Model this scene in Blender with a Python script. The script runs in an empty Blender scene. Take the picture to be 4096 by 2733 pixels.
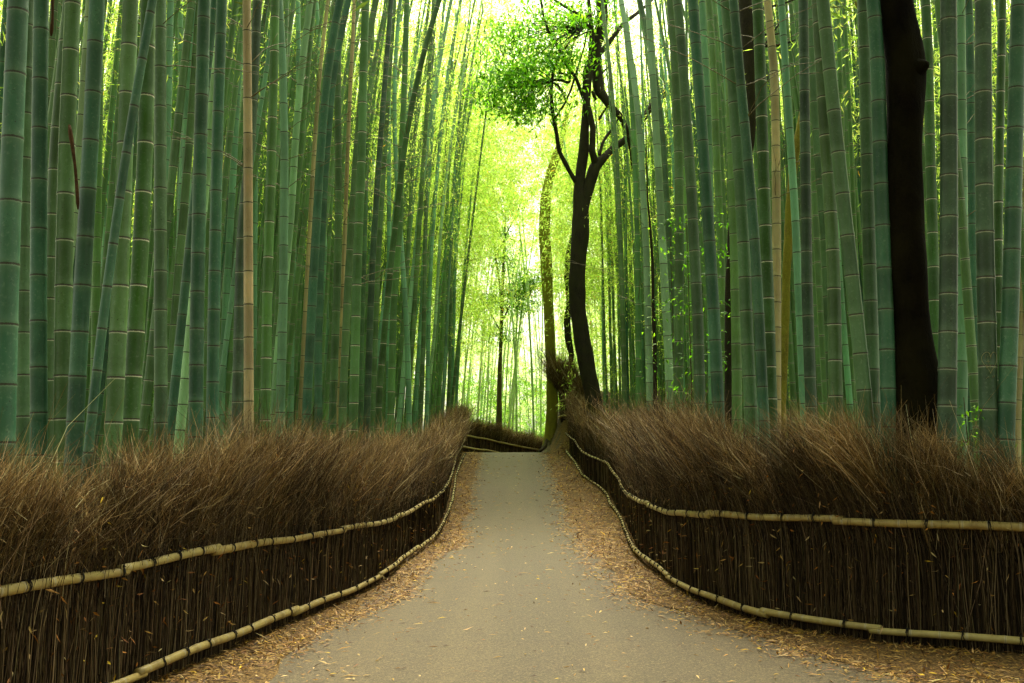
import bpy, math, random
import numpy as np
R = math.radians
rng = np.random.default_rng(7)
random.seed(7)
# ------------------------------------------------------------------ camera, sky, sun, exposure
scene = bpy.context.scene
COL = scene.collection
CAM_H = 1.6
LENS = 35.0
F = LENS / 36.0 * 4096.0
HORIZON = 1850.0
PITCH = math.atan((HORIZON - 1366.5) / F)
cam = bpy.data.cameras.new('camera'); camo = bpy.data.objects.new('camera', cam); COL.objects.link(camo)
camo.location = (0, 0, CAM_H); camo.rotation_euler = (math.pi / 2 + PITCH, 0, 0)
cam.lens = LENS; cam.sensor_width = 36.0; cam.clip_start = 0.05; cam.clip_end = 2000
scene.camera = camo
SUN_EL, SUN_AZ = 62.0, 8.0          # degrees; azimuth measured from +Y towards +X
world = bpy.data.worlds.new('World'); scene.world = world; world.use_nodes = True
nt = world.node_tree; bg = nt.nodes['Background']
sky = nt.nodes.new('ShaderNodeTexSky'); sky.sky_type = 'NISHITA'; sky.sun_disc = False
sky.sun_elevation = R(SUN_EL); sky.sun_rotation = R(SUN_AZ); sky.air_density = 1.0; sky.dust_density = 6.0; sky.ozone_density = 0.6
hs = nt.nodes.new('ShaderNodeHueSaturation'); hs.inputs['Saturation'].default_value = .30        # thin even cloud takes the blue out
wm = nt.nodes.new('ShaderNodeMix'); wm.data_type = 'RGBA'; wm.blend_type = 'MULTIPLY'; wm.inputs[0].default_value = 1; wm.inputs[7].default_value = (1.0, .985, .76, 1)
nt.links.new(sky.outputs[0], hs.inputs['Color']); nt.links.new(hs.outputs[0], wm.inputs[6]); nt.links.new(wm.outputs[2], bg.inputs[0]); bg.inputs[1].default_value = 0.15
sl = bpy.data.lights.new('sun', 'SUN'); so = bpy.data.objects.new('sun', sl); COL.objects.link(so)
sl.energy = 1.5; sl.angle = R(32); sl.color = (1.0, 0.95, 0.84)
_d = (math.sin(R(SUN_AZ)) * math.cos(R(SUN_EL)), math.cos(R(SUN_AZ)) * math.cos(R(SUN_EL)), math.sin(R(SUN_EL)))
from mathutils import Vector
so.rotation_euler = Vector(_d).to_track_quat('Z', 'Y').to_euler(); so.location = (0, 20, 40)
vs = scene.view_settings; vs.view_transform = 'Standard'; vs.look = 'None'; vs.gamma = 1; vs.exposure = 1.8
cy = scene.cycles; cy.max_bounces = 7; cy.diffuse_bounces = 4; cy.glossy_bounces = 2; cy.transmission_bounces = 4
cy.transparent_max_bounces = 4; cy.use_denoising = True; cy.caustics_reflective = False; cy.caustics_refractive = False
cy.sample_clamp_indirect = 6

# ------------------------------------------------------------------ helpers
CP, SP = math.cos(PITCH), math.sin(PITCH)
def ray(x, y):
    cx = (x - 2048.0) / F; cyy = (1366.5 - y) / F
    v = (cx, CP - cyy * SP, SP + cyy * CP)
    return v[0] / v[1], v[2] / v[1]           # lateral and height per metre of distance
def at(x, y, d):
    a, b = ray(x, y)
    return np.array([a * d, d, CAM_H + b * d])
def setp(o, **k):
    for a, b in k.items():
        if b is not None: o[a] = b
    return o
def make_mesh(name, V, Q, mat, parent=None, attrs=None, smooth=True, link=True):
    V = np.asarray(V, dtype=np.float32).reshape(-1, 3); Q = np.asarray(Q, dtype=np.int32)
    me = bpy.data.meshes.new(name); k = Q.shape[1]
    me.vertices.add(len(V)); me.vertices.foreach_set('co', V.ravel())
    me.loops.add(Q.size); me.loops.foreach_set('vertex_index', Q.ravel())
    me.polygons.add(len(Q)); me.polygons.foreach_set('loop_start', np.arange(0, Q.size, k, dtype=np.int32))
    if smooth: me.polygons.foreach_set('use_smooth', np.ones(len(Q), dtype=bool))
    me.update(calc_edges=True)
    for an, av in (attrs or {}).items():
        av = np.asarray(av, dtype=np.float32)
        if av.ndim == 1:
            a = me.attributes.new(an, 'FLOAT', 'POINT'); a.data.foreach_set('value', av)
        else:
            a = me.attributes.new(an, 'FLOAT_COLOR', 'POINT')
            if av.shape[1] == 3: av = np.concatenate([av, np.ones((len(av), 1), np.float32)], 1)
            a.data.foreach_set('color', av.ravel())
    me.materials.append(mat)
    o = bpy.data.objects.new(name, me); COL.objects.link(o)
    if parent is not None: o.parent = parent
    return o
def empty(name, loc, label=None, cat=None, group=None, kind=None):
    o = bpy.data.objects.new(name, None); COL.objects.link(o); o.location = loc; o.empty_display_size = .2
    return setp(o, label=label, category=cat, group=group, kind=kind)
class MB:
    """collects quads into one mesh"""
    def __init__(s): s.V = []; s.Q = []; s.A = {}; s.n = 0
    def add(s, V, Q, **attrs):
        V = np.asarray(V, float).reshape(-1, 3); s.V.append(V); s.Q.append(np.asarray(Q) + s.n); s.n += len(V)
        for k, v in attrs.items(): s.A.setdefault(k, []).append(v)
    def build(s, name, mat, parent=None, smooth=True, origin=None):
        V = np.concatenate(s.V)
        if origin is not None: V = V - np.asarray(origin)
        return make_mesh(name, V, np.concatenate(s.Q), mat, parent, {k: np.concatenate(v) for k, v in s.A.items()}, smooth)
def tube(P, rad, sides=10, caps=True, wob=0, seed=0):
    P = np.asarray(P, float); n = len(P); rad = np.broadcast_to(np.asarray(rad, float), (n,))
    T = np.gradient(P, axis=0); T /= np.linalg.norm(T, axis=1)[:, None] + 1e-9
    ref = np.array([0, 0, 1.]) if abs(T[:, 2]).mean() < .6 else np.array([0, 1., 0])
    U = np.cross(T, ref); U /= np.linalg.norm(U, axis=1)[:, None] + 1e-9
    W = np.cross(T, U)
    a = np.linspace(0, 2 * math.pi, sides, endpoint=False)
    rr = rad[:, None] * np.ones((1, sides))
    if wob:
        g = np.random.default_rng(seed)
        ph = g.uniform(0, 6, 8)
        s = np.concatenate([[0], np.cumsum(np.linalg.norm(np.diff(P, axis=0), axis=1))])[:, None]
        m = np.mean(rad)
        rr = rr * (1 + wob * (np.sin(2 * a[None] + ph[0] + s / m * .25) * .6 + np.sin(3 * a[None] + ph[1] - s / m * .4) * .5
                   + np.sin(5 * a[None] + ph[2] + s / m * .7) * .25 + np.sin(s / m * .55 + ph[3]) * .5 + np.sin(s / m * 1.3 + ph[4] + a[None]) * .35))
    V = P[:, None] + rr[..., None] * (np.cos(a)[None, :, None] * U[:, None] + np.sin(a)[None, :, None] * W[:, None])
    V = V.reshape(-1, 3)
    i = np.arange(n - 1)[:, None] * sides; j = np.arange(sides)[None]; j2 = (j + 1) % sides
    Q = np.stack([i + j, i + j2, i + sides + j2, i + sides + j], -1).reshape(-1, 4)
    if caps:
        V = np.concatenate([V, P[:1], P[-1:]]); c0, c1 = n * sides, n * sides + 1; jj = np.arange(0, sides, 2)
        e = (n - 1) * sides
        q0 = np.stack([np.full_like(jj, c0), (jj + 2) % sides, (jj + 1) % sides, jj], -1)
        q1 = np.stack([np.full_like(jj, c1), e + jj, e + (jj + 1) % sides, e + (jj + 2) % sides], -1)
        Q = np.concatenate([Q, q0, q1])
    return V, Q
def resample(P, step):
    P = np.asarray(P, float); s = np.concatenate([[0], np.cumsum(np.linalg.norm(np.diff(P[:, :3], axis=0), axis=1))])
    n = max(3, int(s[-1] / step) + 1); t = np.linspace(0, s[-1], n)
    return np.stack([np.interp(t, s, P[:, k]) for k in range(P.shape[1])], 1)
def smooth_poly(P, it=2):
    P = np.array(P, float)
    for _ in range(it):
        Q = P.copy(); Q[1:-1] = (P[:-2] + 2 * P[1:-1] + P[2:]) / 4; P = Q
    return P
def many_strands(P, rad, col, sides=3):
    """P (N,L,3) centre lines, rad (N,L), col (N,3) -> prisms"""
    N, L, _ = P.shape
    T = P[:, -1] - P[:, 0]; T /= np.linalg.norm(T, axis=1)[:, None] + 1e-9
    ref = np.where(np.abs(T[:, 2:3]) > .9, np.array([[0, 1., 0]]), np.array([[0, 0, 1.]]))
    U = np.cross(T, ref); U /= np.linalg.norm(U, axis=1)[:, None] + 1e-9; W = np.cross(T, U)
    a = np.linspace(0, 2 * math.pi, sides, endpoint=False)[None] + rng.uniform(0, 6, (N, 1))
    D = np.cos(a)[..., None] * U[:, None] + np.sin(a)[..., None] * W[:, None]          # N,S,3
    V = P[:, :, None] + rad[:, :, None, None] * D[:, None]
    base = (np.arange(N) * L * sides)[:, None, None]; i = (np.arange(L - 1) * sides)[None, :, None]
    j = np.arange(sides)[None, None]; j2 = (j + 1) % sides
    Q = np.stack([base + i + j, base + i + j2, base + i + sides + j2, base + i + sides + j], -1).reshape(-1, 4)
    C = np.repeat(col, L * sides, axis=0)
    return V.reshape(-1, 3), Q, C
def leaves(P, D, N_, ln, wd, col, curl=0.0):
    """P base (N,3), D direction, N_ normal, one folded pointed blade of two quads each"""
    n = len(P); D = D / (np.linalg.norm(D, axis=1)[:, None] + 1e-9)
    S = np.cross(D, N_); S /= np.linalg.norm(S, axis=1)[:, None] + 1e-9; U = np.cross(S, D)
    ln = ln[:, None]; wd = wd[:, None]
    v0 = P; v3 = P + D * ln - U * ln * curl
    m = P + D * ln * .42 + U * wd * .25; l = P + D * ln * .38 + S * wd * .5; r = P + D * ln * .38 - S * wd * .5
    l2 = P + D * ln * .72 + S * wd * .3 - U * ln * curl * .4; 
    V = np.stack([v0, l, v3, m, r], 1).reshape(-1, 3)
    b = (np.arange(n) * 5)[:, None]
    Q = np.concatenate([b + np.array([[0, 3, 2, 1]]), b + np.array([[0, 4, 2, 3]])])
    return V, Q, np.repeat(col, 5, axis=0)
def unit(n):
    v = rng.normal(size=(n, 3)); return v / np.linalg.norm(v, axis=1)[:, None]
def palette(n, cols, wts, jit=.15):
    cols = np.array(cols, float); k = rng.choice(len(cols), n, p=np.array(wts) / sum(wts))
    c = cols[k] * rng.uniform(1 - jit * 2, 1 + jit * 1.6, (n, 1)) * rng.uniform(1 - jit * .5, 1 + jit * .5, (n, 3))
    return np.clip(c, 0, 1)

# ------------------------------------------------------------------ materials
def new_mat(name):
    m = bpy.data.materials.new(name); m.use_nodes = True; t = m.node_tree
    b = t.nodes['Principled BSDF']; return m, t, b
def N(t, typ, **k):
    n = t.nodes.new(typ)
    for a, v in k.items():
        if a.startswith('i_'):
            key = a[2:]; key = int(key) if key.isdigit() else key.replace('_', ' ')
            n.inputs[key].default_value = v
        else: setattr(n, a, v)
    return n
def ramp(t, fac, stops):
    n = t.nodes.new('ShaderNodeValToRGB'); e = n.color_ramp.elements
    while len(e) < len(stops): e.new(.5)
    for x, (p, c) in zip(e, stops):
        x.position = p; x.color = (*c, 1) if len(c) == 3 else c
    t.links.new(fac, n.inputs[0]); return n.outputs[0]
def mixc(t, fac, a, b, mode='MIX'):
    n = t.nodes.new('ShaderNodeMix'); n.data_type = 'RGBA'; n.blend_type = mode
    for sock, v in ((0, fac), (6, a), (7, b)):
        if hasattr(v, 'links'): t.links.new(v, n.inputs[sock])
        else: n.inputs[sock].default_value = v if sock == 0 or len(v) == 4 else (*v, 1)
    return n.outputs[2]
def math_n(t, op, a, b=None, c=None, clamp=False):
    n = t.nodes.new('ShaderNodeMath'); n.operation = op; n.use_clamp = clamp
    for i, v in enumerate((a, b, c)):
        if v is None: continue
        if hasattr(v, 'links'): t.links.new(v, n.inputs[i])
        else: n.inputs[i].default_value = v
    return n.outputs[0]
def noise(t, scale, detail=4, vec=None, rough=.6, dist=0):
    n = N(t, 'ShaderNodeTexNoise', i_Scale=scale, i_Detail=detail, i_Roughness=rough, i_Distortion=dist)
    if vec is not None: t.links.new(vec, n.inputs['Vector'])
    return n.outputs[0]
def mapping(t, src, scale):
    n = t.nodes.new('ShaderNodeMapping'); n.inputs['Scale'].default_value = scale; t.links.new(src, n.inputs[0]); return n.outputs[0]
def bump(t, b, h, strength, dist):
    n = N(t, 'ShaderNodeBump', i_Strength=strength, i_Distance=dist); t.links.new(h, n.inputs['Height']); t.links.new(n.outputs[0], b.inputs['Normal'])

def culm_material():
    m, t, b = new_mat('bamboo_skin')
    oi = N(t, 'ShaderNodeObjectInfo'); geo = N(t, 'ShaderNodeTexCoord'); P = geo.outputs['Object']
    off = t.nodes.new('ShaderNodeVectorMath'); off.operation = 'ADD'; t.links.new(P, off.inputs[0])
    sc = t.nodes.new('ShaderNodeVectorMath'); sc.operation = 'SCALE'; sc.inputs[0].default_value = (37, 61, 83); t.links.new(oi.outputs['Random'], sc.inputs['Scale'])
    t.links.new(sc.outputs[0], off.inputs[1]); P = off.outputs[0]
    na = N(t, 'ShaderNodeAttribute', attribute_name='nd').outputs['Fac']; sg = N(t, 'ShaderNodeAttribute', attribute_name='sg').outputs['Fac']
    tone = N(t, 'ShaderNodeAttribute', attribute_name='tone').outputs['Fac']
    ringw = oi.outputs['Alpha']
    base = oi.outputs['Color']
    # internode to internode tone, cloudy bloom, fine vertical fibre, mottle
    n1 = noise(t, 5.5, 5, mapping(t, P, (1, 1, .45)), .6)
    n2 = noise(t, 38, 5, P, .7)
    n3 = noise(t, 60, 3, mapping(t, P, (2.2, 2.2, .06)), .6)
    c = mixc(t, ramp(t, n1, [(.38, (0, 0, 0)), (.66, (1, 1, 1))]), base, mixc(t, .22, base, (.17, .33, .18)))
    c = mixc(t, math_n(t, 'MULTIPLY', ramp(t, n2, [(.55, (0, 0, 0)), (.72, (1, 1, 1))]), .35), c, (.26, .36, .24))
    c = mixc(t, math_n(t, 'MULTIPLY', ramp(t, n3, [(.56, (0, 0, 0)), (.78, (1, 1, 1))]), .35), c, (.04, .05, .02))
    n4 = noise(t, 1.6, 5, mapping(t, P, (3, 3, .8)), .65, .5)
    c = mixc(t, math_n(t, 'MULTIPLY', ramp(t, n4, [(.46, (0, 0, 0)), (.68, (1, 1, 1))]), .55), c, mixc(t, .5, base, (.035, .05, .018)))
    v = math_n(t, 'MULTIPLY_ADD', tone, .6, .7)
    c = mixc(t, 1.0, c, N(t, 'ShaderNodeCombineColor').outputs[0], 'MULTIPLY') if False else c
    cc = N(t, 'ShaderNodeHueSaturation'); t.links.new(c, cc.inputs['Color']); t.links.new(v, cc.inputs['Value']); c = cc.outputs[0]
    sp = noise(t, 95, 2, P, .5); sp2 = noise(t, 9, 2, P, .5)
    c = mixc(t, math_n(t, 'MULTIPLY', math_n(t, 'MULTIPLY', ramp(t, sp, [(.64, (0, 0, 0)), (.68, (1, 1, 1))]), ramp(t, sp2, [(.5, (0, 0, 0)), (.6, (1, 1, 1))])), .8), c, (.02, .022, .012))
    # bloom fading away from each node, pale ring under it, dark line at it
    far = math_n(t, 'SUBTRACT', 1.0, math_n(t, 'DIVIDE', na, .10, clamp=True), clamp=True)
    c = mixc(t, math_n(t, 'MULTIPLY', math_n(t, 'POWER', far, 1.6), .5), c, mixc(t, .38, base, (.28, .42, .24)))
    jag = math_n(t, 'MULTIPLY_ADD', noise(t, 90, 3, P, .6), .010, -.005)
    nj = math_n(t, 'ADD', na, jag)
    below = math_n(t, 'LESS_THAN', sg, 0)
    pale = math_n(t, 'MULTIPLY', math_n(t, 'LESS_THAN', nj, .015), below)
    c = mixc(t, math_n(t, 'MULTIPLY', pale, math_n(t, 'MULTIPLY', ringw, .85)), c, (.78, .76, .56))
    dark = math_n(t, 'LESS_THAN', nj, .0068)
    c = mixc(t, math_n(t, 'MULTIPLY', dark, .92), c, (.035, .028, .016))
    t.links.new(c, b.inputs['Base Color'])
    t.links.new(math_n(t, 'MULTIPLY_ADD', n1, .3, .32), b.inputs['Roughness']); b.inputs['Specular IOR Level'].default_value = .38
    bump(t, b, n3, .12, .004)
    return m
def bark_material(name, c1, c2, moss, mf):
    m, t, b = new_mat(name); P = N(t, 'ShaderNodeTexCoord').outputs['Object']
    a = noise(t, 5, 8, mapping(t, P, (1.6, 1.6, .5)), .65, .4); f = noise(t, 40, 6, mapping(t, P, (1, 1, .8)), .7)
    c = mixc(t, ramp(t, a, [(.35, (0, 0, 0)), (.65, (1, 1, 1))]), c1, c2)
    c = mixc(t, ramp(t, f, [(.45, (0, 0, 0)), (.75, (.7, .7, .7))]), c, tuple(x * 1.8 for x in c2))
    g = noise(t, 2.2, 5, P, .6)
    c = mixc(t, math_n(t, 'MULTIPLY', ramp(t, g, [(.35, (0, 0, 0)), (.6, (1, 1, 1))]), mf), c, moss)
    t.links.new(c, b.inputs['Base Color']); b.inputs['Roughness'].default_value = .9; b.inputs['Specular IOR Level'].default_value = .2
    hh = math_n(t, 'ADD', math_n(t, 'MULTIPLY', a, 1.0), math_n(t, 'MULTIPLY', f, .35)); bump(t, b, hh, .9, .04)
    return m
def strand_material(name, rough=.75, trans=0.0, tint=(1, 1, 1), tcol=None, spec=.25):
    m, t, b = new_mat(name); A = N(t, 'ShaderNodeAttribute', attribute_name='col').outputs['Color']
    P = N(t, 'ShaderNodeTexCoord').outputs['Object']
    c = mixc(t, 1.0, A, (*tint, 1), 'MULTIPLY')
    c = mixc(t, .35, c, mixc(t, noise(t, 60, 2, P), (0, 0, 0), (1, 1, 1)), 'OVERLAY')
    t.links.new(c, b.inputs['Base Color']); b.inputs['Roughness'].default_value = rough; b.inputs['Specular IOR Level'].default_value = spec
    if trans > 0:
        out = t.nodes['Material Output']; tr = N(t, 'ShaderNodeBsdfTranslucent')
        tc = mixc(t, 1.0, A, (*(tcol or (1.5, 1.5, .6)), 1), 'MULTIPLY'); t.links.new(tc, tr.inputs[0])
        mx = N(t, 'ShaderNodeMixShader'); mx.inputs[0].default_value = trans
        t.links.new(b.outputs[0], mx.inputs[1]); t.links.new(tr.outputs[0], mx.inputs[2]); t.links.new(mx.outputs[0], out.inputs[0])
    return m
def plain(name, c, rough=.7, spec=.3):
    m, t, b = new_mat(name); P = N(t, 'ShaderNodeTexCoord').outputs['Object']
    k = mixc(t, noise(t, 25, 4, P), tuple(x * .6 for x in c), tuple(min(1, x * 1.4) for x in c))
    t.links.new(k, b.inputs['Base Color']); b.inputs['Roughness'].default_value = rough; b.inputs['Specular IOR Level'].default_value = spec
    return m
def asphalt_material():
    m, t, b = new_mat('path_asphalt'); P = N(t, 'ShaderNodeTexCoord').outputs['Object']
    g1 = noise(t, 220, 3, P, .8); g2 = noise(t, 1.1, 6, P, .6, .6); g3 = noise(t, 26, 5, P, .7); g5 = noise(t, .9, 4, mapping(t, P, (2.2, .03, 1)), .55)
    g4 = noise(t, 75, 3, P, .75)
    c = ramp(t, math_n(t, 'ADD', math_n(t, 'MULTIPLY', g1, .5), math_n(t, 'MULTIPLY', g4, .5)), [(.36, (.008, .006, .003)), (.46, (.036, .028, .015)), (.55, (.068, .055, .030)), (.64, (.22, .18, .11))])
    c = mixc(t, ramp(t, g2, [(.35, (.0, .0, .0)), (.7, (.55, .55, .55))]), c, (.060, .052, .028), 'MIX')
    c = mixc(t, math_n(t, 'MULTIPLY', ramp(t, g3, [(.5, (0, 0, 0)), (.75, (1, 1, 1))]), .3), c, (.30, .22, .12))
    c = mixc(t, math_n(t, 'MULTIPLY', ramp(t, g5, [(.42, (0, 0, 0)), (.62, (1, 1, 1))]), .45), c, (.095, .077, .042))
    wn = N(t, 'ShaderNodeTexVoronoi', i_Scale=95.0); t.links.new(P, wn.inputs['Vector']); wb = N(t, 'ShaderNodeRGBToBW'); t.links.new(wn.outputs['Color'], wb.inputs[0])
    c = mixc(t, .75, c, ramp(t, wb.outputs[0], [(.2, (.24, .22, .19)), (.5, (.5, .5, .5)), (.8, (.84, .81, .74))]), 'OVERLAY')
    c = mixc(t, math_n(t, 'MULTIPLY', ramp(t, noise(t, 2.6, 6, P, .75), [(.5, (0, 0, 0)), (.68, (1, 1, 1))]), .35), c, (.05, .040, .022))
    c = mixc(t, math_n(t, 'MULTIPLY', ramp(t, noise(t, 42, 4, P, .8), [(.52, (0, 0, 0)), (.62, (1, 1, 1))]), .55), c, (.045, .036, .02))
    # two transverse seams with ragged edges
    sx = t.nodes.new('ShaderNodeSeparateXYZ'); t.links.new(P, sx.inputs[0])
    yy = math_n(t, 'ADD', sx.outputs[1], math_n(t, 'MULTIPLY', noise(t, 2.5, 5, P, .7), .22))
    for y0 in (9.35, 13.9):
        d = math_n(t, 'ABSOLUTE', math_n(t, 'SUBTRACT', yy, y0))
        c = mixc(t, math_n(t, 'MULTIPLY', math_n(t, 'LESS_THAN', d, .009), .7), c, (.05, .04, .028))
        k = math_n(t, 'MULTIPLY', math_n(t, 'GREATER_THAN', yy, y0), .07)
        c = mixc(t, k, c, (.05, .05, .03))
    c = mixc(t, 1.0, c, (1.18, 1.08, .80, 1), 'MULTIPLY'); t.links.new(c, b.inputs['Base Color']); b.inputs['Roughness'].default_value = .78; b.inputs['Specular IOR Level'].default_value = .35
    bump(t, b, math_n(t, 'ADD', g1, math_n(t, 'MULTIPLY', g3, 1.2)), .55, .006)
    return m
def soil_material(name, stops, sc=14):
    m, t, b = new_mat(name); P = N(t, 'ShaderNodeTexCoord').outputs['Object']
    v = N(t, 'ShaderNodeTexVoronoi', i_Scale=sc * 3.0); t.links.new(mapping(t, P, (1, .6, 1)), v.inputs['Vector'])
    a = noise(t, sc, 8, P, .75, .5)
    k = math_n(t, 'ADD', math_n(t, 'MULTIPLY', a, .65), math_n(t, 'MULTIPLY', v.outputs['Color'], .35))
    c = ramp(t, k, stops); t.links.new(c, b.inputs['Base Color']); b.inputs['Roughness'].default_value = .9; b.inputs['Specular IOR Level'].default_value = .15
    bump(t, b, k, .8, .03); return m
def rail_material():
    m, t, b = new_mat('dry_bamboo_pole'); P = N(t, 'ShaderNodeTexCoord').outputs['Object']
    na = N(t, 'ShaderNodeAttribute', attribute_name='nd').outputs['Fac']
    tone = N(t, 'ShaderNodeAttribute', attribute_name='tone').outputs['Fac']
    a = noise(t, 7, 6, P, .7); f = noise(t, 55, 4, P, .6)
    c = ramp(t, a, [(.3, (.16, .10, .03)), (.5, (.34, .25, .075)), (.7, (.46, .36, .12))])
    c = mixc(t, math_n(t, 'MULTIPLY', ramp(t, f, [(.5, (0, 0, 0)), (.7, (1, 1, 1))]), .35), c, (.17, .12, .06))
    c = mixc(t, math_n(t, 'MULTIPLY', tone, .5), c, (.44, .38, .14))
    c = mixc(t, math_n(t, 'MULTIPLY', math_n(t, 'LESS_THAN', na, .003), .8), c, (.07, .05, .03))
    c = mixc(t, math_n(t, 'MULTIPLY', math_n(t, 'LESS_THAN', na, .010), .35), c, (.55, .50, .34))
    t.links.new(c, b.inputs['Base Color']); b.inputs['Roughness'].default_value = .48; b.inputs['Specular IOR Level'].default_value = .4
    bump(t, b, f, .2, .004); return m

M_CULM = culm_material()
M_BARK = bark_material('dark_bark', (.012, .009, .006), (.030, .023, .014), (.035, .038, .010), .45)
M_BLACK = bark_material('black_bark', (.002, .0016, .001), (.006, .004, .0024), (.020, .018, .005), .5)
M_BLACK.node_tree.nodes['Principled BSDF'].inputs['Specular IOR Level'].default_value = .05
M_BARK2 = bark_material('brown_bark', (.030, .022, .012), (.075, .055, .030), (.06, .065, .015), .5)
M_MOSS = bark_material('mossy_bark', (.13, .11, .02), (.24, .21, .03), (.26, .25, .025), .8)
M_TWIG = strand_material('dry_twigs', .8)
M_LITTER = strand_material('fallen_leaves', .65, .12, tcol=(1.2, 1.0, .6))
M_LEAF = strand_material('bamboo_leaves', .55, .66, tcol=(1.6, 1.6, 1.25), spec=.15)
M_BROAD = strand_material('broad_leaves', .45, .5, tcol=(2.1, 2.3, .5), spec=.12)
M_CORD = plain('black_cord', (.012, .011, .010), .8)
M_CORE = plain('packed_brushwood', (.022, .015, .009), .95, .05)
M_PATH = asphalt_material()
M_SOIL = soil_material('forest_floor', [(.3, (.02, .014, .008)), (.5, (.07, .05, .025)), (.7, (.16, .11, .05))])
M_VERGE = soil_material('leaf_covered_verge', [(.3, (.022, .011, .005)), (.47, (.090, .053, .017)), (.62, (.19, .115, .036)), (.78, (.31, .21, .075))], 22)
M_RAIL = rail_material()
M_CARVE = plain('scratched_skin', (.34, .33, .16), .8)
M_SHEATH = bark_material('brown_sheath_skin', (.03, .014, .006), (.10, .05, .02), (.05, .03, .01), .2)

# ------------------------------------------------------------------ ground
PY = [-60, 0, 19, 24, 29, 31.5, 34.5, 38, 41.2, 43.5, 48, 53, 60, 75, 140, 400]
PZ = [0, 0, 0, .07, .42, .75, 1.07, 1.52, 1.92, 2.06, 1.98, 1.55, 1.2, 1.0, 1.0, 1.0]
_yy = np.arange(-60, 400, .25); _zz = np.interp(_yy, PY, PZ); _k = np.ones(15) / 15
_zz = np.convolve(np.pad(_zz, 7, mode='edge'), _k, 'valid')
def sstep(v): v = np.clip(v, 0, 1); return v * v * (3 - 2 * v)
def G(x, y):
    z = np.interp(y, _yy, _zz)
    return z + 2.9 * sstep((np.asarray(x) - 1.35) / 1.3) * sstep((np.asarray(y) - 40) / 6.0) * (1 - .6 * sstep((np.asarray(y) - 58) / 12))
def sheet(name, xs_fn, ys, nx, mat, dz=0.0, noise_amp=0, kind='structure'):
    V = []
    for y in ys:
        xs = xs_fn(y, nx); z = G(xs, np.full(nx, y)) + dz
        if noise_amp: z = z + noise_amp * (np.sin(xs * 9 + y * 5.3) * np.sin(y * 7.7 - xs * 3) * .5 + np.sin(y * 2.3 + xs * 4.1) * .5)
        V.append(np.stack([xs, np.full(nx, y), z], 1))
    V = np.concatenate(V); i = np.arange(len(ys) - 1)[:, None] * nx; j = np.arange(nx - 1)[None]
    Q = np.stack([i + j, i + j + 1, i + nx + j + 1, i + nx + j], -1).reshape(-1, 4)
    o = make_mesh(name, V, Q, mat); setp(o, kind=kind); return o

# ------------------------------------------------------------------ fence lines, read as (x, y low rail, y top rail, distance)
def near_d(x, yl, zl=.13):
    return (zl - CAM_H) / ray(x, yl)[1]
# last value: picture height of the plume's top edge
LF = [(-420, 3055, 2440, 0, 1900), (0, 2935, 2354, 0, 1875), (250, 2815, 2312, 0, 1835), (523, 2715, 2270, 0, 1775), (819, 2589, 2208, 0, 1715), (1020, 2510, 2170, 0, 1685), (1255, 2415, 2137, 0, 1735), (1438, 2345, 2110, 0, 1755),
      (1569, 2275, 2083, 0, 1750), (1612, 2232, 2056, 0, 1745), (1691, 2180, 2013, 0, 1735), (1752, 2127, 1985, 20.6, 1708), (1778, 2083, 1958, 24, 1692), (1800, 2030, 1915, 27, 1670), (1812, 1985, 1880, 30, 1655),
      (1824, 1900, 1826, 34.5, 1640), (1848, 1840, 1786, 38.5, 1630), (1862, 1815, 1750, 42, 1625)]
RF = [(4700, 2600, 2130, 0, 1900), (4087, 2563, 2105, 0, 1850), (3900, 2551, 2100, 0, 1780), (3700, 2535, 2095, 0, 1675), (3477, 2519, 2088, 0, 1640), (3300, 2492, 2080, 0, 1690), (3110, 2462, 2073, 0, 1800), (2960, 2425, 2067, 0, 1680), (2850, 2390, 2060, 0, 1660),
      (2745, 2349, 2053, 0, 1630), (2658, 2293, 2042, 0, 1625), (2590, 2243, 2018, 0, 1635), (2536, 2197, 1996, 0, 1655), (2519, 2162, 1985, 19, 1665), (2492, 2100, 1955, 23, 1675), (2478, 2065, 1920, 25.5, 1680), (2440, 2010, 1872, 28.5, 1685),
      (2428, 1975, 1850, 30, 1685), (2397, 1944, 1838, 31.8, 1680), (2327, 1900, 1806, 34.6, 1630), (2300, 1850, 1762, 38, 1600), (2264, 1805, 1733, 41, 1560)]
def fence_pts(T):
    out = []
    for x, yl, yu, d, yt in T:
        d = d or near_d(x, yl); a = at(x, yl, d); b = at(x, yu, d); out.append((a[0], a[1], a[2], b[2], at(x, yt, d)[2] - a[2] + .13 - .09))
    return np.array(out)
LP, RP = fence_pts(LF), fence_pts(RF)
def lat_left(y): return np.interp(y, LP[:, 1], LP[:, 0])
def lat_right(y): return np.interp(y, RP[:, 1], RP[:, 0])

def ground_x(y, n):
    c = np.concatenate([-np.geomspace(160, 12, 14), np.linspace(-11, 11, n - 28), np.geomspace(12, 160, 14)]); return c
ys_g = np.concatenate([np.arange(-40, 0, 4), np.arange(0, 75, .8), np.geomspace(75, 380, 20)])
sheet('ground', ground_x, ys_g, 74, M_SOIL, -.03, .012)
ys_p = np.arange(-6, 62, .35)
def path_x(y, n):
    l = np.interp(y, [-6, 7, 12, 20, 42, 48, 62], [-2.2, -1.95, -1.72, -1.30, -1.35, -1.1, 1.2]); r = np.interp(y, [-6, 7, 9, 12, 20, 30, 42, 48, 62], [3.6, 3.1, 2.5, 1.55, 1.50, 1.6, 1.45, 1.6, 5])
    t = np.linspace(0, 1, n); w = .05 * math.sin(y * 1.9) + .04 * math.sin(y * 4.3)
    return (l + w) * (1 - t) + (r + w * .7) * t
sheet('path', path_x, ys_p, 14, M_PATH, .004)
def verge_l(y, n): t = np.linspace(0, 1, n); return (lat_left(y) - .35) * (1 - t) + (path_x(y, 2)[0] + .06) * t
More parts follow.
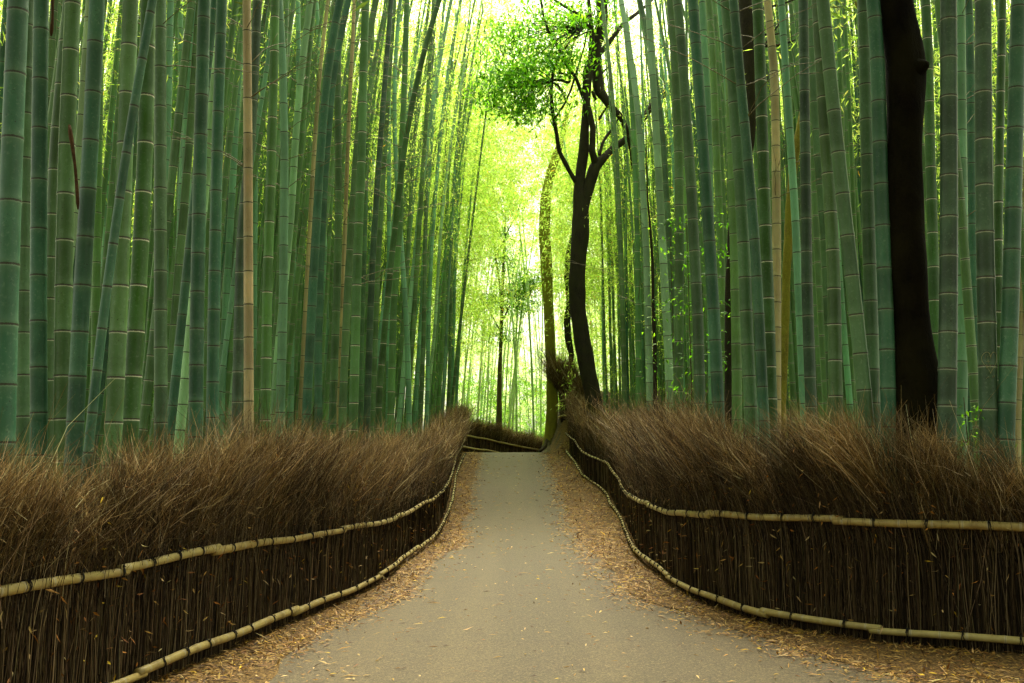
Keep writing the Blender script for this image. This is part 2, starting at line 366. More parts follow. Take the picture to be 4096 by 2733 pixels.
def verge_r(y, n): t = np.linspace(0, 1, n); return (path_x(y, 2)[1] - .06) * (1 - t) + (lat_right(max(y, 8.2)) + .35) * t
ys_v = np.arange(3.0, 43.5, .22)
def mound(fn):
    def g(y, n): return fn(y, n)
    return g
vl = sheet('verge', verge_l, ys_v, 8, M_VERGE, .012, .008)
vr = sheet('verge', verge_r, ys_v, 9, M_VERGE, .012, .008)

# ------------------------------------------------------------------ brushwood fences
STEM = [(.020, .012, .005), (.048, .029, .013), (.10, .066, .030), (.20, .145, .075)]
FLUF = [(.12, .066, .018), (.28, .17, .052), (.47, .32, .125), (.72, .56, .31)]
LEAFC = [(.34, .14, .02), (.40, .24, .06), (.24, .09, .02), (.46, .34, .15), (.5, .34, .02)]
def fence(label, P, side, tops, lean, group, density=1.0, splits=(), rail_r=(.032, .031), ties=True, railcols=None, backoff=.13):
    """P rows: x, y, z low rail, z top rail"""
    P = np.column_stack([P, np.interp(np.arange(len(P)) / (len(P) - 1), np.linspace(0, 1, len(tops)), tops)]) if P.shape[1] < 5 else P
    Pd = resample(P, .25)
    Pd[:, :2] = smooth_poly(Pd[:, :2], 3); Pd[:, 2:4] = smooth_poly(Pd[:, 2:4], 2)
    T = np.gradient(Pd[:, :2], axis=0); T /= np.linalg.norm(T, axis=1)[:, None]
    nrm = np.stack([-T[:, 1], T[:, 0]], 1)                      # left of the travel direction
    nrm *= side                                                  # towards the grove
    s = np.concatenate([[0], np.cumsum(np.linalg.norm(np.diff(Pd[:, :2], axis=0), axis=1))])
    root_loc = (Pd[0, 0], Pd[0, 1], float(G(Pd[0, 0], Pd[0, 1])))
    root = empty('brushwood_fence', root_loc, label, 'fence', group)
    o0 = np.array(root_loc)
    dist = np.linalg.norm(Pd[:, :2], axis=1)
    zg = Pd[:, 2] - .13
    # packed core behind the rails
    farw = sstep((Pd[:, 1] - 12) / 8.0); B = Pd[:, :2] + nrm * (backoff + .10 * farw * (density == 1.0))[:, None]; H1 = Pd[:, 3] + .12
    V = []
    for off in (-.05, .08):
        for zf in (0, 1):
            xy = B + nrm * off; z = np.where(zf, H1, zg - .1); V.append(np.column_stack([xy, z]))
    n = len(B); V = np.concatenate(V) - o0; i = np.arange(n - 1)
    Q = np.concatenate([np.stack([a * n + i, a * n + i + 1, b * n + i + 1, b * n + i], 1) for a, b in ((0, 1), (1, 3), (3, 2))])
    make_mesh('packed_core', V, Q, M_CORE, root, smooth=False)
    # strands
    f = np.clip(dist / 9.0, 1, 4.0)
    def sample(nper):
        dens = nper * density / f ** 1.25; cum = np.concatenate([[0], np.cumsum((dens[:-1] + dens[1:]) / 2 * np.diff(s))])
        n = int(cum[-1]); u = rng.uniform(0, cum[-1], n); return np.interp(u, cum, s)
    def at_s(q):
        return (np.stack([np.interp(q, s, B[:, 0]), np.interp(q, s, B[:, 1])], 1), np.stack([np.interp(q, s, nrm[:, 0]), np.interp(q, s, nrm[:, 1])], 1),
                np.stack([np.interp(q, s, T[:, 0]), np.interp(q, s, T[:, 1])], 1), np.interp(q, s, zg), np.interp(q, s, Pd[:, 3]), np.interp(q, s, f))
    ph = rng.uniform(0, 6, 6)
    def clump(q): return .5 * np.sin(q * 2.1 + ph[0]) * np.sin(q * .83 + ph[1]) + .35 * np.sin(q * 5.3 + ph[2]) + .25 * np.sin(q * 11.7 + ph[3])
    def top_at(q): return np.interp(q, s, Pd[:, 4])
    nt = int(s[-1] / .11) + 3; TH = rng.normal(1, .085, nt); TL = rng.normal(0, .17, (nt, 2)); TT = rng.uniform(.45, 1.35, nt)
    lean0, lean1 = np.array(lean[:2]), np.array(lean[2:4] if len(lean) > 2 else lean)
    def lean_at(q):
        w = sstep((np.interp(q, s, Pd[:, 1]) - 9.2) / 5.0)[:, None]; return lean0[None] * (1 - w) + lean1[None] * w
    # stout stems
    q = sample(820); b, nn, tt, z0, zr, ff = at_s(q); k = len(q)
    u = rng.uniform(-.085, .02, k); h = (zr - z0) + rng.uniform(.0, .5, k)
    zb = rng.uniform(0, .3, k) * (rng.random(k) < .35)
    L = np.linspace(0, 1, 4); P3 = np.zeros((k, 4, 3)); jit = rng.normal(0, .03, (k, 4, 2)).cumsum(1)
    tilt = rng.normal(0, .05, (k, 1)); 
    wild = rng.random(k) < .05; tilt[wild] *= 5
    zz = zb[:, None] + (h - zb)[:, None] * L[None]
    P3[..., 2] = z0[:, None] + zz
    P3[..., :2] = b[:, None] + nn[:, None] * u[:, None, None] + tt[:, None] * (tilt * zz)[..., None] + jit * .5
    over = np.clip(zz - (zr - z0)[:, None] * .9, 0, 1)
    P3[..., :2] += over[..., None] * lean_at(q)[:, None]
    rad = rng.uniform(.0018, .0042, (k, 1)) * ff[:, None] ** .8 * np.array([[1.0, .95, .85, .5]])
    col = palette(k, STEM, [3, 4, 3.6, 2.0]); V1, Q1, C1 = many_strands(P3, rad, col)
    mb = MB(); mb.add(V1, Q1, col=C1)
    # fine twigs forming the plume
    q = sample(2300); b, nn, tt, z0, zr, ff = at_s(q); k = len(q)
    ti = ((q + rng.normal(0, .03, k)).clip(0) / .11).astype(int).clip(0, nt - 1); th = top_at(q) * (1 + .08 * clump(q)) * TH[ti]; zrl = zr - z0
    start = rng.uniform(.05, 1.0, k) ** .85 * (th - zrl) * .85 + zrl - .30
    start = np.minimum(start, th - .2); ln = np.minimum((th - start) * rng.uniform(.45, 1.12, k) + .1, rng.uniform(.35, .95, k))
    ln *= np.where(rng.random(k) < .06, rng.uniform(1.1, 1.6, k), 1)
    u = rng.normal(0, .045, k) - .02 + .0
    L = np.array([0, .35, .7, 1.0]); P3 = np.zeros((k, 4, 3))
    sp = (1 - .55 * np.interp(q, s, farw))[:, None]; az = lean_at(q) * rng.uniform(.2, 1.6, (k, 1)) + TL[ti] * sp + tt * rng.normal(0, .26, k)[:, None] + nn * rng.normal(-.02, .22, k)[:, None] * sp
    hz = L[None] * ln[:, None]; rel = (start - zrl)[:, None] + hz
    P3[..., 2] = z0[:, None] + start[:, None] + hz * (1 - .10 * L[None] * np.linalg.norm(az, axis=1)[:, None])
    bend = np.clip(rel - .12, 0, 3) ** 1.3 + .12 * np.clip(rel, 0, .3)
    P3[..., :2] = b[:, None] + nn[:, None] * u[:, None, None] + az[:, None] * bend[..., None] + rng.normal(0, .032, (k, 4, 2)).cumsum(1) * (ln / .6)[:, None, None]
    rad = rng.uniform(.0007, .0024, (k, 1)) * ff[:, None] ** .85 * np.array([[1.1, 1.0, .7, .35]])
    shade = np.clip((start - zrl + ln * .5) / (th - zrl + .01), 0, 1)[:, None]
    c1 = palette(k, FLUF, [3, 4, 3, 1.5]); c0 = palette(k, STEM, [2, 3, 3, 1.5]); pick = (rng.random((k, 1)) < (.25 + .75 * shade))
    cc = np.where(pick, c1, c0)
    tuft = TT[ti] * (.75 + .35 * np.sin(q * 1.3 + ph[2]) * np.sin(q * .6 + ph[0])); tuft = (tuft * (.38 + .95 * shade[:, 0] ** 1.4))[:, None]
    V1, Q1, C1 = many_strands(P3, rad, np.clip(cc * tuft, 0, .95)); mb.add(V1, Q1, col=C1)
    # crooked side shoots that roughen the plume
    q = sample(2300); b, nn, tt, z0, zr, ff = at_s(q); k = len(q); ti = ((q + rng.normal(0, .03, k)).clip(0) / .11).astype(int).clip(0, nt - 1); th = top_at(q) * (1 + .08 * clump(q)) * TH[ti]; zrl = zr - z0
    zz = zrl + (th - zrl) * (rng.uniform(.0, 1.0, k) ** .7 * .88); rel = zz - zrl
    c0 = b + (lean_at(q) + TL[ti]) * (np.clip(rel - .1, 0, 3) ** 1.3)[:, None] + nn * rng.normal(-.05, .09, k)[:, None]
    D = unit(k); D[:, 2] = np.abs(D[:, 2]) * .9 + .45; D[:, :2] += lean_at(q) * .6; ln = rng.uniform(.06, .28, k) * ff ** .3
    P3 = np.stack([np.column_stack([c0, z0 + zz])] * 3, 1); P3[:, 1] += D * ln[:, None] * .55; P3[:, 2] += D * ln[:, None] + rng.normal(0, .03, (k, 3))
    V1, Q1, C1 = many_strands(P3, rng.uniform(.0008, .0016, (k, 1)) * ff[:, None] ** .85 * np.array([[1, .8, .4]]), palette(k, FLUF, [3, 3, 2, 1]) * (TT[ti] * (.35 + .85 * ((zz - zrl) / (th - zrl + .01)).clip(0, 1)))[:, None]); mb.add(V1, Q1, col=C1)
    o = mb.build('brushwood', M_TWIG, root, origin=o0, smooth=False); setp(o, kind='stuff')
    # dry leaves caught in the twigs
    q = sample(95); b, nn, tt, z0, zr, ff = at_s(q); k = len(q)
    zz = rng.uniform(.05, 1, k) ** .8 * (top_at(q) - .15)
    xy = b + nn * rng.uniform(-.16, -.08, k)[:, None] + lean_at(q) * np.clip(zz - .95, 0, 2)[:, None] ** 1.35
    Pp = np.column_stack([xy, z0 + zz]); D = unit(k); D[:, 2] = D[:, 2] * .6 - .5
    V1, Q1, C1 = leaves(Pp, D, unit(k), rng.uniform(.03, .095, k) * ff ** .3, rng.uniform(.009, .017, k) * ff ** .3, palette(k, LEAFC, [3, 2, 3, 3, 1]), .15)
    mb = MB(); mb.add(V1, Q1, col=C1); o = mb.build('caught_leaves', M_LITTER, root, origin=o0, smooth=False); setp(o, kind='stuff')
    # rails of lashed bamboo poles
    for which, zc, rr in (('low', 2, rail_r[0]), ('top', 3, rail_r[1])):
        line = np.column_stack([Pd[:, 0], Pd[:, 1], Pd[:, zc]])
        bumps = np.column_stack([.006 * np.sin(s * 2.1 + ph[1] + zc), .0 * s, .007 * np.sin(s * 1.9 + ph[2] * zc) + .004 * np.sin(s * 4.1 + zc)])
        line = line + bumps * np.clip((dist / 8), 0, 1)[:, None]
        cuts = [0.0] + sorted(splits[0] if which == 'low' else splits[1]) + [s[-1]]
        ntie = 0; stuff = MB()
        for ci in range(len(cuts) - 1):
            a, bq = cuts[ci], cuts[ci + 1]
            if bq - a < .3: continue
            a2 = a - (.10 if ci else 0); ss = [a2]; pos = a2 + random.uniform(.1, .2); nodes = []
            while pos < bq - .05: nodes.append(pos); pos += random.uniform(.19, .30)
            st = [a2]
            for nd in nodes: st += [nd - .03, nd - .006, nd, nd + .006, nd + .03]
            st += [bq]; st = np.array(sorted(st)); nodes = np.array(nodes) if nodes else np.array([a2])
            nd = np.abs(st[:, None] - nodes[None]).min(1)
            C = np.stack([np.interp(st, s, line[:, kx]) for kx in range(3)], 1)
            taper = 1.08 - .20 * (st - a2) / (bq - a2) if ci % 2 == 0 else .92 + .16 * (st - a2) / (bq - a2)
            r = rr * taper * (1 + .055 * np.exp(-(nd / .008) ** 2)) * random.uniform(.93, 1.07)
            shift = (.014 if ci % 2 else -.009)
            C[:, 2] += shift
            V1, Q1 = tube(C - o0, r, 12); ndv = np.append(np.repeat(np.minimum(nd, .03), 12), [.03, .03]); tn = np.full(len(V1), random.random())
            pole = make_mesh('rail_pole', V1, Q1, M_RAIL, root, {'nd': ndv, 'tone': tn})
            # cord ties
            q0 = a + random.uniform(.15, .35)
            while ties and q0 < bq - .05:
                c0 = np.array([np.interp(q0, s, line[:, kx]) for kx in range(3)]); c0[2] += shift
                t0 = np.array([np.interp(q0 + .02, s, line[:, kx]) for kx in range(3)]) - np.array([np.interp(q0 - .02, s, line[:, kx]) for kx in range(3)]); t0 /= np.linalg.norm(t0)
                up = np.array([0, 0, 1.]); sd = np.cross(t0, up); sd /= np.linalg.norm(sd); up = np.cross(sd, t0)
                mb = MB(); R0 = rr * 1.13 + .004
                dd = math.hypot(c0[0], c0[1]); cr = .0036 * max(1, dd / 16)
                for w, off in enumerate((-.006, .006)):
                    an = np.linspace(0, 2 * math.pi, 15); skew = random.uniform(-.012, .012)
                    ring = c0 + t0 * off + R0 * (np.cos(an)[:, None] * sd + np.sin(an)[:, None] * up) + t0 * (skew * np.sin(an))[:, None]
                    V2, Q2 = tube(ring, cr, 5, caps=False); mb.add(V2, Q2)
                kb = c0 + up * R0 * .75 - sd * 0 + (-sd if np.dot(sd, -c0) < 0 else sd) * R0 * .75
                for g in range(3):
                    e = kb + np.array([random.uniform(-.02, .02), random.uniform(-.02, .02), random.uniform(-.045, .03)])
                    V2, Q2 = tube(np.array([c0 * .3 + kb * .7, kb + (e - kb) * .3 + up * .012, e]), [cr * 1.6, cr * 1.5, cr * .7], 5); mb.add(V2, Q2)
                if ntie < 45: mb.build('cord_tie', M_CORD, pole, origin=o0)
                else:
                    V3 = np.concatenate(mb.V); stuff.add(V3, np.concatenate([q for q in mb.Q]))
                ntie += 1; q0 += random.uniform(.34, .62)
        if stuff.n: o = stuff.build('cord_tie', M_CORD, root, origin=o0); setp(o, kind='stuff')
    return root

fence('long brown brushwood fence with two lashed bamboo rails along the path\'s left side', LP, 1, None, (.12, .05, .08, .30), 'brushwood fences beside the path',
      splits=([2.2, 5.2, 8.4, 12.5, 17, 23, 29], [1.9, 3.35, 6.6, 10.3, 15, 21, 27]))
fence('tall brown brushwood fence with two lashed bamboo rails curving along the right side', RP, -1, None, (-.36, .03, .03, .16), 'brushwood fences beside the path',
      splits=([2.3, 3.55, 6.8, 10.5, 15.5, 21, 27], [2.6, 4.75, 8.6, 12.5, 18, 24]), rail_r=(.034, .036))
FF = np.array([(*at(1770, 1790, 45.5)[:2], at(1770, 1775, 45.5)[2], at(1770, 1728, 45.5)[2]), (*at(1862, 1790, 47.5)[:2], at(1862, 1789, 47.5)[2], at(1862, 1741, 47.5)[2]),
               (*at(1950, 1800, 50)[:2], at(1950, 1803, 50)[2], at(1950, 1757, 50)[2]), (*at(2050, 1810, 53)[:2], at(2050, 1824, 53)[2], at(2050, 1782, 53)[2]), (*at(2165, 1810, 57)[:2], at(2165, 1848, 57)[2], at(2165, 1803, 57)[2]),
               (*at(2260, 1810, 61)[:2], at(2260, 1860, 61)[2], at(2260, 1815, 61)[2])])
fence('low far brushwood fence crossing behind the crest of the path', FF, 1, [1.35, 1.4, 1.35, 1.45, 1.3], (.12, .0), 'brushwood fences beside the path', splits=([4.5], [6.5]), rail_r=(.05, .05), ties=False, density=1.3)
BFp = np.array([at(2315, 1760, 41.2), at(2280, 1700, 42.2), at(2245, 1640, 43.0), at(2214, 1600, 43.7)])
BF = np.column_stack([BFp[:, 0] + .24, BFp[:, 1], G(BFp[:, 0] + .24, BFp[:, 1]) + .4, G(BFp[:, 0] + .24, BFp[:, 1]) + 1.1])
fence('steep tan brushwood fence climbing the bank beside the mossy trunk', BF, -1, [2.3, 2.4, 2.6, 2.8], (-.13, .0), 'brushwood fences beside the path', splits=([2.2], [2.8]), rail_r=(.05, .05), ties=False, density=6.0)

# ------------------------------------------------------------------ fallen leaves
def litter(name, label, pts_fn, n, size=1.0, flat=.25):
    P, keep = pts_fn(n); x_, y_ = P[:, 0], P[:, 1]; pn = np.sin(x_ * 3.1 + y_ * 1.3) * np.sin(y_ * 2.3 - x_) + .7 * np.sin(x_ * 9 + y_ * 4.7) * np.sin(y_ * 6.1 + 2)
    P = P[keep & (rng.random(len(P)) < .72 + .38 * pn)]; k = len(P); D = unit(k); D[:, 2] *= flat
    Nn = unit(k) * .45 + np.array([0, 0, 1.0]); d = np.linalg.norm(P[:, :2], axis=1); ff = np.clip(d / 11, 1, 2.6)
    P[:, 2] += rng.uniform(.004, .028, k)
    pal = [(.27, .152, .030), (.38, .225, .055), (.17, .082, .019), (.47, .32, .12), (.065, .034, .013), (.60, .38, .02)]
    V1, Q1, C1 = leaves(P, D, Nn, np.clip(rng.lognormal(-2.7, .38, k), .03, .17) * size * ff ** .6, rng.uniform(.009, .020, k) * size * ff ** .7, palette(k, pal, [5, 3.5, 5, 2, 3, .5]), .12)
    mb = MB(); mb.add(V1, Q1, col=C1); o = mb.build(name, M_LITTER, smooth=False); setp(o, label=label, category='leaf litter', kind='stuff')
def pts_l(n):
    y = 4.2 * (43 / 4.2) ** rng.random(n); xl = lat_left(y) - .12; e = np.abs(rng.normal(0, 1, n)); w = .42 + .05 * np.sin(y * 1.7) + .08 * np.sin(y * .7)
    t = rng.random(n); x = xl + np.where(t < .72, rng.random(n) * w * 1.35, w * (1.0 + .35 * e)); return np.column_stack([x, y, G(x, y)]), x < .3
def pts_r(n):
    y = 6.3 * (42 / 6.3) ** rng.random(n); xr = lat_right(np.maximum(y, 8.2)) + .12; xr = np.where(y < 8.3, 4.3, xr)
    px = np.array([path_x(v, 2)[1] for v in np.linspace(5, 43, 200)]); pe = np.interp(y, np.linspace(5, 43, 200), px)
    t = rng.random(n); x = np.where(t < .78, pe + (xr - pe) * rng.random(n) ** .6, pe + .1 - np.abs(rng.normal(0, .28, n)))
    return np.column_stack([x, y, G(x, y)]), x > .2
def pts_c(n):
    y = 5.5 * (42 / 5.5) ** rng.random(n); u = rng.beta(.55, .6, n); l = lat_left(y) + .4; r = np.minimum(lat_right(np.maximum(y, 8.2)) - .5, 2.8); x = l + (r - l) * u
    return np.column_stack([x, y, G(x, y)]), np.ones(n, bool)
litter('leaf_litter', 'tan and orange fallen bamboo leaves banked against the left fence', pts_l, 22000)
litter('leaf_litter', 'deep drift of orange fallen bamboo leaves below the right fence', pts_r, 27000)
def pts_e(n):
    y = 5.0 * (42 / 5.0) ** rng.random(n); gy = np.linspace(4, 43, 200); ex = np.array([path_x(v, 2) for v in gy]); sd = rng.random(n) < .45
    x = np.where(sd, np.interp(y, gy, ex[:, 0]), np.interp(y, gy, ex[:, 1])); x = x + rng.normal(0, .20, n) * (1 + .5 * np.sin(y * 2.7)) + np.where(sd, .12, -.12)
    return np.column_stack([x, y, G(x, y)]), np.ones(n, bool)
litter('leaf_litter', 'thin fringe of fallen leaves spilling from both verges onto the asphalt', pts_e, 5200, flat=.12)
litter('scattered_leaves', 'loose fallen leaves scattered thinly over the asphalt path', pts_c, 1700, flat=.08)
def single_leaf(x, y, ln, col, label, ang):
    p = at(x, y, near_d(x, y, 0.012)); D = np.array([[math.cos(ang), math.sin(ang), .05]])
    V1, Q1, C1 = leaves(np.zeros((1, 3)), D, np.array([[.2, .1, 1.0]]), np.array([ln]), np.array([ln * .32]), np.array([col]), -.25)
    o = make_mesh('fallen_leaf', V1, Q1, M_LITTER, None, {'col': C1}); o.location = p; setp(o, label=label, category='leaf', group='single leaves lying on the path')
single_leaf(2310, 2684, .075, (.05, .025, .012), 'curled dark brown leaf alone on the path near the bottom edge', .1)
single_leaf(1850, 2520, .11, (.40, .24, .10), 'large curled tan leaf on the asphalt left of the path centre', .15)
single_leaf(2095, 2194, .11, (.10, .05, .02), 'small dark leaf in the middle of the path further up', .5)

# ------------------------------------------------------------------ bamboo culms
PALC = {  # skin colours and ring whiteness; T and D darkened for shade near the edges
 'T': ((.028, .115, .058), .10, 'blue-green'), 'M': ((.155, .36, .185), .12, 'mint green'), 'G': ((.034, .105, .009), 1.0, 'dark green'),
 'O': ((.082, .165, .045), .55, 'olive green'), 'B': ((.07, .15, .055), .3, 'grey-green'), 'N': ((.52, .38, .18), .05, 'tan dead'),
 'L': ((.29, .50, .25), .15, 'pale mottled'), 'Y': ((.11, .24, .05), .4, 'yellow-green'), 'W': ((.080, .21, .042), 1.0, 'bright green'), 'D': ((.034, .070, .036), .4, 'dark grey-green')}
CULMS = """T|12,0 -3,600 -20,1200 -30,1750|34
T|73,0 48,600 28,1200 15,1750|88
B|112,0 104,600 94,1200 90,1750|57
T|165,0 157,600 153,1200 156,1750|66
M|128,0 124,600 122,1200|15|16
O|205,0 196,600 190,1200 186,1750|38
O|232,0 208,600 190,1200|36
O|277,0 222,600 202,1200 195,1750|55
T|302,0 300,600 297,1200 294,1700|36
O|283,200 266,600 254,1200 250,1750|69|8.3
Y|335,0 333,600 330,1200 328,1600|30
T|388,0 361,600 326,1200 298,1750|68
M|408,0 409,600 412,1200|15
Y|418,0 435,380 440,600|16
M|455,100 438,600 433,725 421,980 405,1300 395,1600|28
Y|398,400 394,600 387,1000 381,1370 377,1700|35
L|365,1000 355,1400 340,1700|17
T|610,0 506,600 421,1200 358,1750|38|6.9
O|523,0 500,600 478,1200 453,1750|68
G|593,0 581,600 552,1200 519,1750|66
B|641,0 641,600 642,1200 644,1750|53
Y|555,0 538,600 525,1200|14
M|682,0 668,600 655,1200 645,1700|34
Y|708,0 693,500 682,890 674,1260 668,1600|27
M|726,0 725,400 722,600 716,1200|29
M|770,0 762,236 737,590 712,1200|37
O|798,0 759,560 705,1194 685,1500 675,1750|36|13.2
M|750,500 742,900 735,1200 727,1400 714,1750|42|13.9
T|817,0 801,600 789,1200 782,1750|58
B|843,0 838,550 829,900 824,1300|22
T|887,0 868,600 856,1200 848,1750|50
N|917,0 898,590 888,1200|19
G|940,0 919,523 905,900|24
M|963,0 938,600 904,1200 884,1700|31
L|975,0 960,600 937,1023 923,1298 911,1691|29
D|1030,0 1013,400 1000,600 965,950 957,1238 949,1627|44|11.9
N|987,0 992,600 994,1200 995,1750|40|11.4
M|1066,0 1041,334 1021,640 1016,1100 1014,1500|28
L|1082,0 1073,307 1068,600 1040,1200|19
W|1100,0 1098,200 1086,600 1068,1200 1060,1750|42
M|1118,0 1131,250 1138,600 1133,1200 1118,1750|38
M|1197,0 1184,278 1173,600 1160,1200|17
L|1236,0 1203,307 1180,579 1165,860 1108,1450 1096,1680|32|14.4
M|1192,500 1180,800 1170,1117 1164,1400 1162,1700|27
M|1249,0 1242,340 1240,800|15
M|1264,0 1246,468 1223,976 1204,1254 1189,1628|16
N|1283,0 1259,552 1226,1160 1200,1682|21|19
T|1334,0 1317,174 1282,616 1251,1150 1228,1613 1222,1750|38
T|1372,0 1332,305 1300,698 1282,1060 1272,1400 1274,1663|33
M|1298,500 1296,900 1300,1136 1306,1308 1311,1500 1313,1750|24
O|1350,0 1352,487 1355,696 1350,1106 1333,1588 1329,1750|33
M|1382,0 1381,200 1386,400 1388,900|17
N|1358,0 1364,151 1375,552 1377,900|17
N|1421,0 1400,377 1388,679 1371,1158 1362,1450|19|16.5
W|1463,0 1452,300 1447,622 1431,986 1425,1216 1414,1645|39
O|1479,0 1452,290 1423,654 1393,1106 1384,1315 1371,1611 1368,1750|33
B|1499,0 1469,552 1457,1071 1448,1267 1442,1700|22
M|1510,0 1501,402 1491,638 1480,900 1470,1300|17
G|1528,0 1513,449 1500,800|13
D|1567,0 1542,299 1514,664 1491,1028 1483,1209 1469,1645 1464,1750|28
O|1588,0 1558,332 1540,606 1511,1071 1504,1260 1494,1600 1491,1750|23
W|1631,0 1619,318 1606,600 1598,923 1582,1116 1575,1209 1563,1647|30
G|1695,0 1658,269 1614,613 1564,1051 1547,1223 1516,1573 1512,1750|27|17
O|1702,0 1677,300 1650,668 1627,1081 1610,1337 1595,1700|20
M|1545,150 1571,496 1583,651 1608,1033 1619,1177 1631,1400 1637,1697|23
M|1554,0 1556,811 1556,1200|21
M|1771,0 1754,259 1721,629 1697,988 1685,1243 1666,1546 1661,1700|18
M|1758,100 1733,350 1692,628 1657,1043 1645,1252 1630,1600|17
O|1722,300 1708,600 1702,900 1694,1372 1682,1684|19
M|1829,0 1786,298 1755,606 1728,972 1716,1240 1710,1541 1705,1700|18
O|1835,0 1785,600 1760,1027 1741,1353 1724,1594|13
Y|1862,0 1796,650 1786,891 1778,1117 1763,1478 1752,1700|16
O|1845,300 1808,900 1802,1291 1795,1600|15
M|1860,300 1824,900 1815,1293 1806,1600|15
M|1955,300 1893,700 1866,966 1848,1215 1834,1417 1825,1600|13
O|2432,0 2447,237 2465,560 2479,873 2488,1155 2498,1585 2500,1750|22
M|2462,0 2471,390 2476,547 2485,800 2492,1200|13
T|2472,0 2488,330 2501,647 2502,857 2506,1270 2508,1600|16
W|2506,0 2520,251 2540,652 2549,938 2555,1523 2555,1700|26
L|2527,0 2550,373 2567,660 2586,1024 2600,1582 2602,1700|30
M|2575,0 2572,237 2574,600 2568,1000 2574,1600|16
L|2595,0 2613,322 2636,723 2656,1094 2675,1435 2682,1750|35
B|2608,0 2638,339 2658,638 2680,1012 2691,1278 2697,1700|28
M|2626,0 2634,160 2650,500|18
L|2695,0 2668,190 2640,420 2607,637 2595,770 2580,1200|11
Y|2680,0 2680,600 2688,1000|12
O|2690,0 2701,249 2715,619 2718,1107 2713,1543 2712,1750|42
B|2711,0 2732,260 2762,709 2791,1254 2803,1750|47
T|2748,0 2767,370 2783,578 2800,900 2812,1300|18
T|2771,0 2786,211 2821,700 2857,1275 2868,1529 2878,1750|51
M|2834,0 2829,146 2831,400 2842,900 2846,1300|34|14.6
T|2818,1060 2822,1257 2829,1430 2834,1750|22
Y|2857,0 2862,210 2872,400|18
Y|2845,0 2854,288 2868,642 2887,1091 2891,1300 2895,1700|35
M|2875,0 2880,240 2886,500|17
G|2888,0 2889,100 2880,400|12
L|2905,0 2896,215 2888,518 2880,900|20
L|2895,500 2899,800 2904,1200|15
G|2905,200 2909,415 2915,676 2916,1200|22
B|2904,0 2931,326 2957,678 2977,1012 2988,1330 3002,1621 3006,1750|54|10.7
T|2933,0 2958,286 2992,636 3019,960 3036,1257 3054,1656 3060,1750|44|10.2
M|2969,0 2965,250 2960,600|15
Y|2918,300 2932,747 2938,970 2944,1278 2947,1464 2948,1750|42
G|3032,0 3051,600 3072,1200 3087,1750|52|11.3
N|3086,0 3100,290 3104,669 3107,959 3106,1300 3105,1700|39
G|3141,0 3150,108 3172,400 3186,800|30
O|3125,300 3128,600 3134,1003 3133,1291 3127,1700|23
M|3150,100 3144,396 3138,600 3130,1000|17
T|3180,0 3184,240 3189,440 3193,900 3199,1330 3209,1750|29
D|3176,600 3179,970 3180,1269 3174,1534 3170,1750|25
D|3213,0 3218,369 3222,708 3228,1162 3237,1430 3249,1750|47
B|3236,0 3251,307 3276,690 3297,920 3315,1300|38
G|3230,300 3245,700 3262,1115 3269,1278 3280,1575 3284,1750|30
B|3291,0 3322,319 3367,747 3412,1148 3452,1514 3472,1750|59
O|3270,0 3293,400 3318,768 3335,1074 3341,1486 3345,1750|55
L|3341,0 3345,249 3355,500 3365,900|30
M|3360,0 3360,300 3364,700|15
L|3380,0 3375,300 3378,500 3399,760 3410,1100|20
M|3388,200 3390,397 3394,700|15
O|3402,0 3398,240 3399,600|13
B|3432,200 3424,529 3416,822 3400,1200|25
T|3436,0 3440,447 3438,829 3441,1008 3448,1400|25
B|3453,0 3460,241 3469,627 3477,972 3486,1318 3494,1750|57|10.6
T|3492,0 3508,190 3521,641 3537,1068 3551,1460 3557,1750|63
N|3682,0 3688,300 3694,600 3702,1000|19
G|3709,0 3712,190 3720,582 3731,951 3740,1300 3748,1700|45
Y|3744,0 3750,349 3758,770 3764,1400|26
D|3794,0 3795,400 3796,851 3793,1273 3786,1750|73
M|3841,0 3846,502 3850,908 3852,1281 3844,1750|45
T|3879,0 3882,425 3888,926 3899,1364 3905,1750|42
M|3882,900 3880,1220 3878,1485 3879,1750|28
D|3932,0 3934,483 3940,955 3949,1376 3955,1750|72
T|3967,0 3969,400 3975,900|18
M|3982,0 3977,300 3972,700|16
G|4009,0 3999,523 3993,897 3994,1252 3995,1700|36|9.9
Y|4032,0 4024,450 4014,900|16
T|4075,0 4059,600 4041,1245 4026,1654 4022,1750|68
N|4120,300 4094,900 4082,1286 4068,1730|30
N|4130,600 4100,1200 4092,1500 4088,1750|26""".split('\n')

